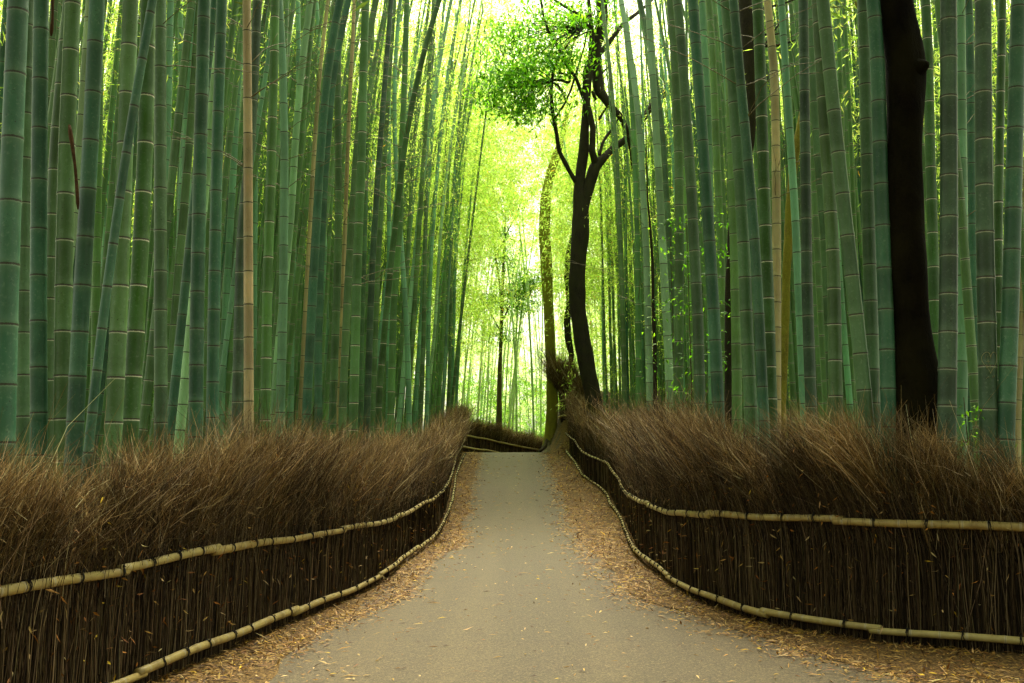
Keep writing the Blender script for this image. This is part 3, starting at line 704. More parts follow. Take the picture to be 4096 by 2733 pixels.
def centre_fn(pts, zlo, zhi, top_bend=0.0):
    """pts: (x,y,z) array sorted by z -> function of z"""
    pts = pts[np.argsort(pts[:, 2])]; z = pts[:, 2]
    def ext(k):
        s0 = (pts[1, k] - pts[0, k]) / (z[1] - z[0]); s1 = (pts[-1, k] - pts[-2, k]) / (z[-1] - z[-2])
        return pts[0, k] + s0 * .6 * (zlo - z[0]), pts[-1, k] + s1 * (zhi - z[-1])
    ax, bx = ext(0); ay, by = ext(1)
    Z = np.concatenate([[zlo], z, [zhi]]); X = np.concatenate([[ax], pts[:, 0], [bx]]); Y = np.concatenate([[ay], pts[:, 1], [by]])
    if zlo >= z[0]: Z, X, Y = Z[1:], X[1:], Y[1:]
    g = np.linspace(zlo, zhi, 160); gx = np.interp(g, Z, X); gy = np.interp(g, Z, Y)
    w = 13; k = np.hanning(w + 2)[1:-1]; k /= k.sum()
    def sm(v):
        p = np.concatenate([2 * v[0] - v[1:w // 2 + 1][::-1], v, 2 * v[-1] - v[-w // 2:-1][::-1]]); return np.convolve(p, k, 'valid')
    gx, gy = sm(gx), sm(gy); t = np.clip((g - zhi * .55) / (zhi * .45), 0, 1); gx = gx + top_bend * t ** 2
    return lambda q: (np.interp(q, g, gx), np.interp(q, g, gy), np.interp(q, g, np.gradient(gx, g)))
def culm_mesh(cf, z0, z1, r0, s0, sides=14, seed=0, detail=True):
    g = random.Random(seed); nodes = [z0 + .05]
    while nodes[-1] < z1:
        h = nodes[-1] - z0; s = s0 * (.68 + .32 * min(1, h / 4.0)) * (1 - .25 * max(0, (h - 10) / 12)); nodes.append(nodes[-1] + s * g.uniform(.97, 1.03))
    Z = [z0 - .15]; ND = [.1]; SG = [-1]; B = [0]; TN = [.5]; tn = g.random()
    for nz in nodes:
        if detail: off = ((-.10, 0), (-.025, 0), (-.007, .045), (0, .02), (.007, .05), (.03, .0), (.10, 0))
        else: off = ((-.06, 0), (0, .03), (.06, 0))
        old = tn; tn = g.random()
        for o, b in off:
            Z.append(nz + o); ND.append(min(.1, abs(o))); SG.append(-1 if o <= 0 else 1); B.append(b); TN.append(old if o <= 0 else tn)
    Z = np.array(Z); o = np.argsort(Z); Z = Z[o]; ND = np.array(ND)[o]; SG = np.array(SG)[o]; B = np.array(B)[o]; TN = np.array(TN)[o]
    X, Y, SL = cf(Z); h = np.clip(Z - z0, 0, None); r = r0 * (1 - .72 * np.clip(h / 21.0, 0, 1) ** 1.5) * (1 + B)
    a = np.linspace(0, 2 * math.pi, sides, endpoint=False)
    vx = X[:, None] + r[:, None] * np.cos(a); vy = Y[:, None] + r[:, None] * np.sin(a); vz = Z[:, None] - SL[:, None] * r[:, None] * np.cos(a)
    V = np.stack([vx, vy, vz], -1).reshape(-1, 3); n = len(Z)
    i = np.arange(n - 1)[:, None] * sides; j = np.arange(sides)[None]; j2 = (j + 1) % sides
    Q = np.stack([i + j, i + j2, i + sides + j2, i + sides + j], -1).reshape(-1, 4)
    rp = lambda q: np.repeat(q, sides)
    return V, Q, {'nd': rp(ND), 'sg': rp(SG), 'tone': rp(TN)}, nodes
def jitter_col(c, g, a=.12):
    k = g.uniform(1 - a, 1 + a); return [min(1, x * k * g.uniform(1 - a * .5, 1 + a * .5)) for x in c]
CU = []
for idx, line in enumerate(CULMS):
    f = line.split('|'); g = random.Random(100 + idx)
    pts = [tuple(map(float, p.split(','))) for p in f[1].split()]; w = float(f[2])
    left = pts[-1][0] < 2048; xb = pts[-1][0]
    if len(f) > 3: d = float(f[3])
    else: d = (.133 if left else .145) * g.uniform(.97, 1.03) * F / w
    x0, y0 = pts[-1]; a = ray(x0, 1750)[0]
    for _ in range(200):
        if left: ok = a * d < lat_left(d) - .48 
        else: ok = a * d > lat_right(max(d, 8.3)) + .42 and (xb < 3000 or a * (d) > lat_right(max(8.3, d - .55)) + .05 if d > 8.8 else False)
        if ok: break
        d += .05
    d = min(d, 44)
    P = np.array([at(x, y, d) for x, y in pts]); CU.append(dict(key=f[0], P=P, d=d, w=w, pts=pts, left=left, r=w / F * d / 2, g=g))
def xat(c, y):
    p = sorted(c['pts'], key=lambda q: q[1]); return float(np.interp(y, [q[1] for q in p], [q[0] for q in p]))
for c in CU: c['x'] = xat(c, 1250); c['lm'] = None
def find(x, y): return min(CU, key=lambda c: abs(xat(c, y) - x) - .2 * c['w'])
find(421, 1200)['lm'] = 'the steeply leaning culm'; find(994, 1200)['lm'] = 'the broad tan culm'; find(3106, 1200)['lm'] = 'the speckled tan culm'; find(3945, 1250)['lm'] = 'the heart-carved culm'
find(1068, 1200)['lm'] = None
LM = [(c['x'], c['lm']) for c in CU if c['lm']] + [(-60, 'the left edge'), (1850, 'the path'), (2335, 'the forked tree'), (3625, 'the thick black trunk')]
order = sorted(CU, key=lambda c: c['x'])
ORD = 'first second third fourth fifth sixth seventh eighth ninth tenth eleventh twelfth thirteenth fourteenth fifteenth sixteenth seventeenth eighteenth nineteenth twentieth'.split()
def ref(c):
    best = None
    for lx, nm in LM:
        if nm == c['lm']: continue
        if (lx == 1850 and c['x'] > 1850) or (lx == 2335 and c['x'] < 2335): continue
        side = 'right' if c['x'] > lx else 'left'
        k = sum(1 for o in order if o is not c and (lx < o['x'] < c['x'] or c['x'] < o['x'] < lx))
        if best is None or k < best[0]: best = (k, side, nm)
    return f"{ORD[min(19, best[0])]} culm {best[1]} of {best[2]}"
TB = {}
def twig_branches(c, cf, nodes, z0, g, leafy):
    """thin side branches springing from the upper nodes"""
    lp = []
    zt = [n for n in nodes if n > z0 + 4.0 + g.uniform(0, 2) and n < min(15, 2.0 + .465 * c['d'])]
    g.shuffle(zt); zt = zt[:g.randint(3, 6)]
    for n in zt:
        x, y, _ = cf(np.array([n])); base = np.array([x[0], y[0], n])
        for side in (0, 1):
            az = g.uniform(0, 6.28); L = g.uniform(.7, 1.8); d = np.array([math.cos(az), math.sin(az) * .6, 0]); rise = g.uniform(.2, .9); mb = MB()
            t = np.linspace(0, 1, 7); P = base + np.outer(t * L, d) + np.outer(rise * L * (t - .45 * t * t), [0, 0, 1]) + np.cumsum(rng.normal(0, .012, (7, 3)), 0)
            V, Q = tube(P, np.linspace(.0065, .002, 7), 4); mb.add(V, Q)
            for k in (3, 5):
                e = P[k] + (d * g.uniform(.2, .5) + np.array([g.uniform(-.3, .3), 0, g.uniform(-.1, .4)])) * .7
                V, Q = tube(np.array([P[k], (P[k] + e) / 2 + [0, 0, .02], e]), [.003, .0025, .0015], 4); mb.add(V, Q); lp.append(e)
            mb.build('side_branch', M_BRANCH, c['o'], origin=c['org'])
    return lp
M_BRANCH = plain('thin_branch', (.16, .14, .06), .7)
seen_labels = {}
for idx, c in enumerate(CU):
    g = c['g']; d = c['d']; xb = c['P'][-1][0]; zg = float(G(xb, d)); ztop = max(c['P'][:, 2].max() + 2.0, 11.5) + g.uniform(0, 3)
    cf = centre_fn(c['P'], zg, ztop, g.uniform(-.4, .9) * (1 if c['left'] else -1))
    s0 = g.uniform(.39, .46) if c['r'] > .045 else g.uniform(.34, .40)
    V, Q, A, nodes = culm_mesh(cf, zg, ztop, c['r'], s0, 16 if c['w'] > 30 else 12, 500 + idx)
    bx, by, _ = cf(np.array([zg])); org = np.array([bx[0], by[0], zg])
    o = make_mesh('bamboo_culm', V - org, Q, M_CULM, None, A); o.location = org
    colr, ring, cname = PALC[c['key']]
    o.color = (*jitter_col(colr, g), min(1, ring * g.uniform(.75, 1.2)))
    thick = 'thick' if c['w'] >= 52 else 'stout' if c['w'] >= 34 else 'slender' if c['w'] >= 20 else 'thin'
    p = sorted(c['pts'], key=lambda q: q[1]); sl = (p[0][0] - p[-1][0]) / max(1, p[-1][1] - p[0][1])
    lean = ' leaning right' if sl > .075 else ' leaning left' if sl < -.06 else ''
    if c['lm'] == 'the steeply leaning culm': lab = 'blue-green culm leaning steeply across the thick dark green culms near the left edge'
    elif c['lm'] == 'the broad tan culm': lab = 'broad straight tan dead culm standing out among the green culms on the left'
    elif c['lm'] == 'the speckled tan culm': lab = 'speckled pale tan dead culm between green culms on the right'
    elif c['lm'] == 'the heart-carved culm': lab = 'thick dark culm with a heart and initials scratched into its skin'
    else:
        lab = f"{thick} {cname}{lean} culm, {ref(c)}"
    if lab in seen_labels: lab = lab.replace(' culm,', ' back-row culm,')
    seen_labels[lab] = 1
    setp(o, label=lab, category='bamboo culm', group='bamboo culms beside the path')
    c['o'] = o; c['org'] = org; c['cf'] = cf
    if c['lm'] == 'the heart-carved culm': heart = c
    if (c['w'] < 34 or idx % 4 == 0) and c['d'] > 10:
        twig_branches(c, cf, nodes, zg, g, False)

# heart and initials scratched into one culm
def carve(c):
    x0, y0 = 3946, 1448; d = c['d']; mb = MB(); r = c['r']
    def on(px, py):
        p = at(px, py, d); X, Y, _ = c['cf'](np.array([p[2]])); rr = r * 1.0; dx = np.clip(p[0] - X[0], -rr * .97, rr * .97)
        return np.array([X[0] + dx, Y[0] - math.sqrt(max(0, (rr * .995) ** 2 - dx * dx)) - .0005, p[2]])
    def stroke(pts, w=.0016):
        P = np.array([on(*q) for q in pts]); V, Q = tube(P, w, 5); mb.add(V, Q)
    t = np.linspace(0, 2 * math.pi, 44)
    hx = 16 * np.sin(t) ** 3; hy = 13 * np.cos(t) - 5 * np.cos(2 * t) - 2 * np.cos(3 * t) - np.cos(4 * t)
    stroke([(x0 + a * 1.75, y0 - b * 3.0) for a, b in zip(hx, hy)], .0019)
    def L(pts, cx, cy_, s): stroke([(cx + a * s, cy_ + b * s) for a, b in pts])
    L([(-8, 8), (-6, -8), (0, 3), (6, -8), (8, 8)], 3936, 1430, 1.1)
    L([(-7, 0), (7, 0)], 3937, 1449, 1.0); L([(0, -7), (0, 7)], 3937, 1449, 1.0)
    L([(-6, -8), (-6, 8)], 3938, 1470, .95); L([(6, -8), (6, 8)], 3938, 1470, .95); L([(-6, 0), (6, 0)], 3938, 1470, .95)
    L([(-14, 6), (-8, -2), (-4, 5)], 3945, 1512, 1); L([(6, 4), (10, -4), (14, 3), (18, -5)], 3945, 1510, 1)
    mb.build('scratched_heart', M_CARVE, c['o'], origin=c['org'])
carve(heart)

# brown sheaths hanging on two culms
def sheath(p0, p1, d, w, label):
    a, b = at(*p0, d), at(*p1, d); t = np.linspace(0, 1, 14)[:, None]; P = a * (1 - t) + b * t + np.sin(t * 3.1) * np.array([[.012, 0, 0]])
    r = w / F * d / 2 * (1 + .15 * np.sin(np.linspace(0, 9, 14))) * np.interp(np.linspace(0, 1, 14), [0, .05, .93, 1], [.6, 1, .85, .35])
    V, Q = tube(P - b, r, 9, wob=.08, seed=3); o = make_mesh('dry_sheath', V, Q, M_SHEATH); o.location = b
    setp(o, label=label, category='culm sheath', group='dry brown sheaths hanging in the grove')
sheath((277, 500), (312, 838), 7.6, 15, 'long dry brown sheath hanging beside a thick culm in the left grove')
sheath((206, -60), (204, 145), 7.9, 14, 'dark brown sheath hanging at the top left, above the other sheath')

# deeper culms: individuals first, then a mass
FAR = []
def filler(n, region, seed, lab, group, keys, names=True):
    g = random.Random(seed); out = 0; objs = []
    tries = 0
    while out < n and tries < n * 60:
        tries += 1; d, x = region(g)
        a = x / d; px = 2048 + a * F
        if not (-60 < px < 4160): continue
        if 2370 < px < 2720 and d < 34: continue
        if px < 2048 and x > lat_left(min(d, 42)) - .55 and d < 44: continue
        if px > 2048 and d < 42 and (x < lat_right(max(8.3, min(d, 41))) + .5 or (px > 2900 and d < 11.5)): continue
        r = g.uniform(.040, .066); lean = g.gauss(0, .014) + (.06 if x < 0 else -.022) * min(1, 6 / (abs(x) + .1)); z0 = float(G(x, d)); top = g.uniform(13, 17)
        P = np.array([(x, d, z0), (x + lean * 5, d + g.gauss(0, .1), z0 + 5), (x + lean * 10.5 + g.gauss(0, .15), d + g.gauss(0, .2), z0 + 10)])
        cf = centre_fn(P, z0, z0 + top, g.uniform(0, .5) * (-1 if x > 0 else 1)); key = g.choice(keys)
        V, Q, A, nodes = culm_mesh(cf, z0, z0 + top, r, g.uniform(.36, .46), 9 if names else 7, seed * 1000 + out, detail=names and d < 35)
        objs.append((V, Q, A, np.array([x, d, z0]), key, g)); out += 1
    if names:
        for V, Q, A, org, key, g in objs:
            o = make_mesh('bamboo_culm', V - org, Q, M_CULM, None, A); o.location = org
            px = 2048 + F * (org[0] / org[1]) ; yref = 1250
            zz = CAM_H + (1850 - yref) / F * org[1]; px = 2048 + F * (float(np.interp(zz, [org[2], org[2] + 5], [org[0], org[0] + 0])) / org[1])
            if seed == 5: FAR.append((px, o)); 
            lb = lab
            ks = list(dict.fromkeys([key] + list(keys)))
            if seed != 5 and not (1855 < px < 2430):
                fr = min(CU, key=lambda q: abs(q['x'] - px)); nm = fr['lm'] or 'the ' + ref(fr)
                pre = {'MMTOYGBL': 'deep behind', 'MMOGYLW': 'far behind', 'MMLGYT': 'far behind'}.get(keys, 'behind')
                for key in ks:
                    lb = f"thin {PALC[key][2]} culm {pre} {nm}"
                    if lb not in seen_labels: break
                seen_labels[lb] = 1
            colr, ring, _ = PALC[key]; o.color = (*jitter_col(colr if seed != 5 else (.40, .60, .24), g, .2), ring); setp(o, label=lb, category='bamboo culm', group=group)  # culms beyond the far fence take a paler colour for the glow there
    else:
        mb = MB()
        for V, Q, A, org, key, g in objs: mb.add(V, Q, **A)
        o = mb.build('distant_bamboo', M_CULM); o.color = (.10, .22, .05, .4) if seed != 7 else (.42, .58, .25, .3); setp(o, label=lab, category='bamboo', kind='stuff', group=group)  # mass beyond the far fence coloured pale to carry the distant glow
filler(26, lambda g: (g.uniform(12, 24), -g.uniform(4.2, 11)), 1, 'thin green culm deep behind the front row of the left grove', 'back culms of the near left grove', 'MMTOYGBL')
filler(34, lambda g: (g.uniform(22, 42), -g.uniform(2.4, 7.5)), 2, 'thin green culm in the dense far end of the left grove', 'culms at the far end of the left grove', 'MMOGYLW')
filler(26, lambda g: (g.uniform(13, 26), g.uniform(3.4, 12)), 3, 'thin green culm deep behind the front row of the right grove', 'back culms of the near right grove', 'MMTOYGBL')
filler(18, lambda g: (g.uniform(29, 43), -g.uniform(2.35, 3.7)), 10, 'thin green culm in the dense far end of the left grove', 'culms at the far end of the left grove', 'MLOYMW')
filler(22, lambda g: (g.uniform(24, 44), g.uniform(3.0, 7.5)), 4, 'thin green culm behind the forked tree at the right grove\'s far end', 'culms at the far end of the right grove', 'MMLGYT')
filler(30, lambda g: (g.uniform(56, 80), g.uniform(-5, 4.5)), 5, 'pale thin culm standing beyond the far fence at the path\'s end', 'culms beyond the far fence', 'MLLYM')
filler(290, lambda g: (g.uniform(16, 44), g.choice([-1, 1]) * g.uniform(3.9, 7.5)), 9, 'slim green bamboo culms filling the gaps behind the front rows', None, 'MTOYGL', names=False)
filler(420, lambda g: (g.uniform(11, 46), g.choice([-1, 1]) * g.uniform(5.0, 15)), 8, 'crowded green bamboo culms standing in the dark behind the front rows', None, 'MTOOYGG', names=False)
filler(420, lambda g: (g.uniform(20, 60), g.choice([-1, 1]) * g.uniform(7, 28)), 6, 'mass of distant green bamboo culms deep inside the grove', None, 'MOYL', names=False)
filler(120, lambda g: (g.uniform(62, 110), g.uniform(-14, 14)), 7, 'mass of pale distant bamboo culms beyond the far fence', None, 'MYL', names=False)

FAR.sort(key=lambda q: q[0])
for px, o in FAR:
    best = None
    for lx, nm in ((1870, "the far fence's left end"), (1998, 'the slim tree'), (2190, 'the mossy trunk')):
        k = sum(1 for q, oo in FAR if oo is not o and (lx < q < px or px < q < lx)); sd = 'right' if px > lx else 'left'
        if best is None or k < best[0]: best = (k, sd, nm)
    setp(o, label=f"thin pale culm beyond the far fence, {ORD[min(19, best[0])]} {best[1]} of {best[2]}")

# ------------------------------------------------------------------ trees
def limb(mb, pts, d, wob=.07, seed=0, sides=14):
    P = []; 
    for q in pts:
        x, y, w = q[:3]; dd = d + (q[3] if len(q) > 3 else 0); p = at(x, y, dd); P.append((*p, w / F * dd / 2))
    P = smooth_poly(resample(np.array(P), max(.06, P[0][3] * .45)), 2); V, Q = tube(P[:, :3], P[:, 3], sides, wob=wob, seed=seed); mb.add(V, Q)
def leaf_mass(blobs, n, size, cols, wts, parent, org, mat=None, name='crown', droop=.3):
    """blobs: (centre, radii, weight). leaves on short twig ends"""
    mb = MB(); tot = sum(b[2] for b in blobs)
    for ce, ra, wt in blobs:
        k = max(2, int(n * wt / tot / 14)); cl = np.asarray(ce) + rng.normal(0, .56, (k, 3)) * np.asarray(ra)
        for_l = np.repeat(cl, 14, axis=0) + rng.normal(0, 1, (k * 14, 3)) * np.array([2.3, 1.6, .8]) * size; m = len(for_l)
        D = unit(m); D[:, 2] -= droop; Nn = unit(m) * .6 + np.array([0, -.1, 1.0])
        tone = np.repeat(rng.uniform(.65, 1.3, (k, 1)), 14, axis=0)
        V, Q, C = leaves(for_l, D, Nn, rng.uniform(.7, 1.25, m) * size, rng.uniform(.32, .45, m) * size, np.clip(palette(m, cols, wts) * tone, 0, 1), .15); mb.add(V, Q, col=C)
    return mb.build(name, mat or M_BROAD, parent, smooth=False, origin=org)
# forked dark tree
D1 = 34.6; base = at(2388, 1760, D1); base[2] = float(G(base[0], base[1])); t1 = empty('forked_tree', base, 'tall dark forked tree with crooked limbs leaning over the path', 'tree')
mb = MB()
limb(mb, [(2400, 1850, 92), (2388, 1700, 76), (2376, 1590, 70), (2351, 1488, 62), (2337, 1413, 66), (2322, 1316, 64), (2311, 1230, 62), (2308, 1115, 68), (2311, 1029, 71), (2320, 957, 74), (2325, 861, 66), (2318, 790, 52), (2317, 733, 40), (2334, 606, 42), (2342, 478, 36), (2350, 351, 30), (2362, 242, 24), (2368, 128, 20), (2357, 38, 16), (2350, -60, 12)], D1, .07, 1, 18)
mb.build('trunk', M_BARK, t1, origin=base)
LIMBS = [[(2328, 870, 40), (2345, 780, 46), (2362, 720, 46), (2384, 663, 46), (2412, 635, 36), (2444, 600, 30, .3), (2500, 560, 28, .6), (2560, 490, 26, 1.0), (2606, 425, 27, 1.2), (2660, 372, 30, 1.4), (2700, 325, 22, 1.6), (2760, 250, 14, 1.8)],
 [(2384, 663, 30), (2369, 606, 26, -.3), (2371, 510, 25, -.3), (2356, 440, 26, -.3), (2341, 383, 26, -.2), (2345, 287, 30, -.2), (2365, 225, 24), (2372, 150, 20)],
 [(2414, -80, 48, .2), (2409, 0, 50, .2), (2406, 96, 50, .2), (2386, 191, 44, .2), (2387, 287, 42, .2), (2396, 365, 44, .2), (2438, 421, 32, .2), (2487, 472, 26, .4), (2512, 535, 22, .5), (2524, 606, 15, .6), (2530, 680, 8, .6)],
 [(2380, 395, 18, -.1), (2372, 372, 14, -.5), (2368, 366, 6, -.7)],
 [(2398, 215, 26, .2), (2425, 185, 22, .4), (2462, 135, 18, .6), (2495, 92, 18, .8), (2552, 51, 15, 1.2), (2610, 0, 10, 1.5)],
 [(2304, 730, 20), (2259, 650, 18, -.2), (2237, 606, 18, -.3), (2224, 523, 17, -.5), (2208, 434, 17, -.7), (2205, 357, 14, -.8), (2210, 300, 12, -.8), (2234, 230, 10, -.8), (2285, 159, 8, -.6), (2348, 128, 6, -.3)],
 [(2336, 400, 16), (2304, 312, 14, -.3), (2259, 249, 14, -.6), (2234, 191, 13, -.8), (2195, 128, 12, -1), (2176, 77, 10, -1.1), (2160, -20, 9, -1.2)],
 [(2365, 135, 14), (2329, 66, 14, -.4), (2291, 45, 13, -.6), (2246, 19, 12, -.9), (2190, -20, 10, -1.2)],
 [(2221, 472, 9, -.6), (2259, 415, 9, -.6), (2285, 357, 9, -.5), (2304, 293, 8, -.4), (2336, 191, 7, -.2), (2350, 120, 5)],
 [(2120, 352, 6, -1.2), (2148, 344, 9, -1.1), (2215, 319, 11, -1), (2250, 322, 12, -.9), (2274, 334, 12, -.8), (2283, 318, 11, -.8), (2268, 298, 10, -.8), (2235, 292, 9, -.8)],
 [(2398, 620, 14), (2410, 570, 13, .2), (2430, 540, 12, .4), (2455, 510, 9, .5), (2475, 470, 6, .6)],
 [(2395, 480, 10, .3), (2410, 455, 10, .2), (2425, 430, 6, 0)],
 [(2400, 300, 10, .2), (2420, 280, 9, .3), (2440, 265, 5, .4)]]
for k, L in enumerate(LIMBS):
    mb = MB(); limb(mb, L, D1, .08, 10 + k, 10); mb.build('limb', M_BARK, t1, origin=base)
base7 = at(2279, 1700, 43.6); base7[2] = float(G(base7[0], 43.6)); t7 = empty('crooked_tree', base7, 'thin crooked dark trunk close behind the left side of the forked tree', 'tree')
mb = MB(); limb(mb, [(2280, 1760, 30), (2279, 1640, 28), (2281, 1505, 22), (2286, 1413, 22), (2272, 1356, 28), (2268, 1287, 28), (2277, 1218, 24), (2269, 1115, 24), (2272, 1029, 24), (2290, 950, 20), (2310, 880, 16), (2318, 780, 12)], 43.6, .08, 31, 12)
mb.build('trunk', M_BARK, t7, origin=base7)
def blob(x, y, d, rx, ry, rd, w): return (at(x, y, d), np.array([rx / F * d, rd, ry / F * d]), w)
crown = [blob(2000, 160, 32.6, 70, 45, 1.0, .6), blob(2070, 120, 32.6, 60, 35, 1.0, .4), blob(2120, 240, 33.1, 120, 60, 1.4, 1.5), blob(2040, 320, 32.6, 120, 45, 1.4, 1.9), blob(2100, 395, 33.1, 105, 50, 1.0, 1.5), blob(2230, 110, 33.6, 120, 70, 1.4, 1.0), blob(1965, 385, 32.1, 60, 25, .8, .5),
         blob(2310, 70, 34.1, 90, 60, 1.0, .7), blob(2180, 40, 33.6, 80, 45, 1.0, .4), blob(2300, 230, 33.6, 80, 70, 1.0, .6), blob(2200, 200, 33.1, 70, 50, 1, .7), blob(2075, 450, 33.1, 60, 25, .6, .5), blob(2175, 480, 33.1, 26, 14, .4, .12), blob(2285, 420, 33.6, 22, 15, .4, .10), blob(2400, 60, 35.1, 90, 70, 1, .8)]
for ce, ra, wt in crown:
    mb = MB(); st = at(2215, 330, 33.8) if ce[2] < 15 else at(2330, 120, 34.2)
    for _ in range(5):
        e = ce + unit(1)[0] * ra * .8; t = np.linspace(0, 1, 6)[:, None]; P = st * (1 - t) + e * t + np.sin(t * 3.14) * np.array([[0, 0, .22]]) + rng.normal(0, .05, (6, 3)); P[0] = st; P = smooth_poly(P, 1)
        mb.add(*tube(P, np.linspace(.022, .006, 6), 5))
    mb.build('limb', M_BARK, t1, origin=base)
leaf_mass(crown, 6400, .20, [(.08, .21, .018), (.14, .33, .025), (.23, .43, .045), (.04, .11, .012)], [4, 4, 2, 2], t1, base)
# thick black trunk at the right
D2 = 9.5; base = at(3660, 1900, D2); base[2] = 0; t2 = empty('trunk_tree', base, 'thick near-black tree trunk with a round knot, standing behind the right fence', 'tree')
mb = MB(); limb(mb, [(3672, 2600, 190), (3668, 1900, 186), (3665, 1650, 178), (3660, 1520, 180), (3646, 1391, 170), (3630, 1240, 158), (3626, 1060, 170), (3613, 906, 150), (3612, 696, 158), (3611, 575, 152), (3621, 421, 160), (3622, 300, 165), (3607, 153, 144), (3588, 30, 134), (3575, -150, 128), (3560, -700, 120), (3550, -1500, 105)], D2, .085, 5, 36)
mb.build('trunk', M_BLACK, t2, origin=base)
kc = at(3680, 268, D2 - .13); mb = MB()
tt = np.linspace(0, 1, 9); ax = np.array([.55, -.75, .05]); ax /= np.linalg.norm(ax)
mb.add(*tube(kc - ax * .08 + np.outer(tt, ax * .17), np.array([.14, .125, .115, .10, .09, .075, .06, .045, .02]), 14, wob=.08, seed=8)); 
mb.build('knot', M_BLACK, t2, origin=base)
# mossy leaning trunk by the crest
D5 = 44.5; base = at(2203, 1800, D5); t5 = empty('mossy_tree', base, 'tall mossy yellow-green trunk with spreading roots at the crest of the path', 'tree')
mb = MB(); limb(mb, [(2200, 1850, 84), (2202, 1790, 68), (2203, 1746, 50), (2209, 1631, 46), (2206, 1488, 40), (2199, 1344, 43), (2193, 1230, 41), (2186, 1057, 46), (2177, 925, 48), (2182, 797, 42), (2195, 721, 41), (2220, 638, 34), (2245, 560, 26), (2270, 450, 18)], D5, .05, 21, 18)
mb.build('trunk', M_MOSS, t5, origin=base)
for k, L in enumerate([[(2200, 1750, 34), (2188, 1778, 22, -.3), (2172, 1796, 15, -.6), (2162, 1804, 10, -.8)], [(2205, 1760, 34), (2200, 1785, 24, -.5), (2196, 1806, 14, -.9)], [(2212, 1750, 34), (2216, 1780, 24, -.5), (2222, 1800, 14, -.8)], [(2195, 1775, 26), (2175, 1799, 18, -.5), (2150, 1809, 8, -.7)]]):
    mb = MB(); limb(mb, L, D5, .1, 60 + k, 9); mb.build('root', M_BARK2, t5, origin=base)
# slim tree in the centre beyond the far fence
D6 = 62; base = at(1995, 1730, D6); t6 = empty('slim_tree', base, 'slim brown tree with loose leafy clusters, in the gap beyond the far fence', 'tree')
mb = MB(); limb(mb, [(1994, 1760, 30), (1996, 1694, 24), (1998, 1517, 18), (2004, 1344, 15), (2008, 1230, 14), (2012, 1100, 11), (2018, 950, 9), (2022, 840, 7)], D6, .06, 41, 12); mb.build('trunk', M_BARK2, t6, origin=base)
for k, L in enumerate([[(2005, 1240, 10), (1998, 1130, 8), (1985, 1050, 7), (1975, 960, 5)], [(2006, 1290, 7), (2060, 1180, 5, -.5), (2110, 1120, 4, -.8)], [(2004, 1330, 6), (1950, 1230, 4), (1920, 1180, 3)], [(2018, 950, 6), (2060, 870, 4), (2085, 810, 3)]]):
    mb = MB(); limb(mb, L, D6, .06, 70 + k, 8); mb.build('limb', M_BARK2, t6, origin=base)
leaf_mass([blob(2015, 1030, D6, 45, 60, 1.2, 1), blob(2080, 1170, D6 - .5, 90, 45, 1.5, 1.6), blob(2130, 1120, D6 - 1, 50, 40, 1, 1), blob(1950, 1210, D6, 50, 30, 1, .7), blob(1985, 1340, D6, 60, 30, 1, .6), blob(2040, 850, D6, 55, 30, 1, .5), blob(2010, 935, D6, 40, 25, 1, .4), blob(2100, 1230, D6, 60, 25, 1, .6)],
          6800, .2, [(.05, .13, .015), (.10, .22, .025), (.17, .30, .04)], [3, 4, 2], t6, base)
# dark slim trunk between culms, right
def simple_tree(name, label, pts, d, mat, br=()):
    base = at(pts[0][0], pts[0][1], d); base[2] = float(G(base[0], d)); t = empty(name, base, label, 'tree')
    gp = 1850 + (CAM_H - base[2]) / d * F
    mb = MB(); limb(mb, [(pts[0][0], gp + 10, pts[0][2] * 1.15)] + list(pts), d, .06, int(d * 10), 14); mb.build('trunk', mat, t, origin=base)
    for k, L in enumerate(br): mb = MB(); limb(mb, L, d, .06, k, 8); mb.build('limb', mat, t, origin=base)
simple_tree('dark_tree', 'thin dark brown trunk between green culms right of the forked tree', [(2622, 1680, 18), (2619, 1400, 17), (2612, 1200, 14), (2610, 1050, 12), (2600, 900, 10), (2590, 790, 7), (2585, 640, 5), (2583, 500, 4)], 19.5, M_BARK)
simple_tree('dark_tree', 'rough dark trunk with stub branches behind the culms left of the speckled tan culm', [(2915, 1650, 34), (2915, 1300, 32), (2917, 1100, 32), (2930, 920, 36), (2965, 760, 40), (3000, 560, 44), (3004, 400, 48), (2996, 230, 54), (2985, 60, 60), (2975, -120, 56)], 16.0, M_BARK,
            [[(3004, 190, 14), (3060, 185, 12), (3130, 180, 12), (3180, 160, 6)], [(3004, 240, 10), (3070, 165, 8), (3120, 90, 6)], [(3000, 60, 16), (3060, 30, 12), (3120, 20, 10), (3200, -10, 6)], [(3000, 130, 8), (3080, 142, 8), (3140, 130, 5)]])
simple_tree('mossy_tree', 'olive mossy trunk leaning right, deep between culms right of the speckled tan culm', [(3128, 1600, 34), (3140, 1300, 34), (3147, 1070, 33), (3153, 950, 34), (3160, 800, 34), (3175, 650, 34), (3212, 450, 32), (3245, 300, 30), (3262, 150, 28), (3266, 0, 26), (3268, -150, 22)], 15.5, M_MOSS)
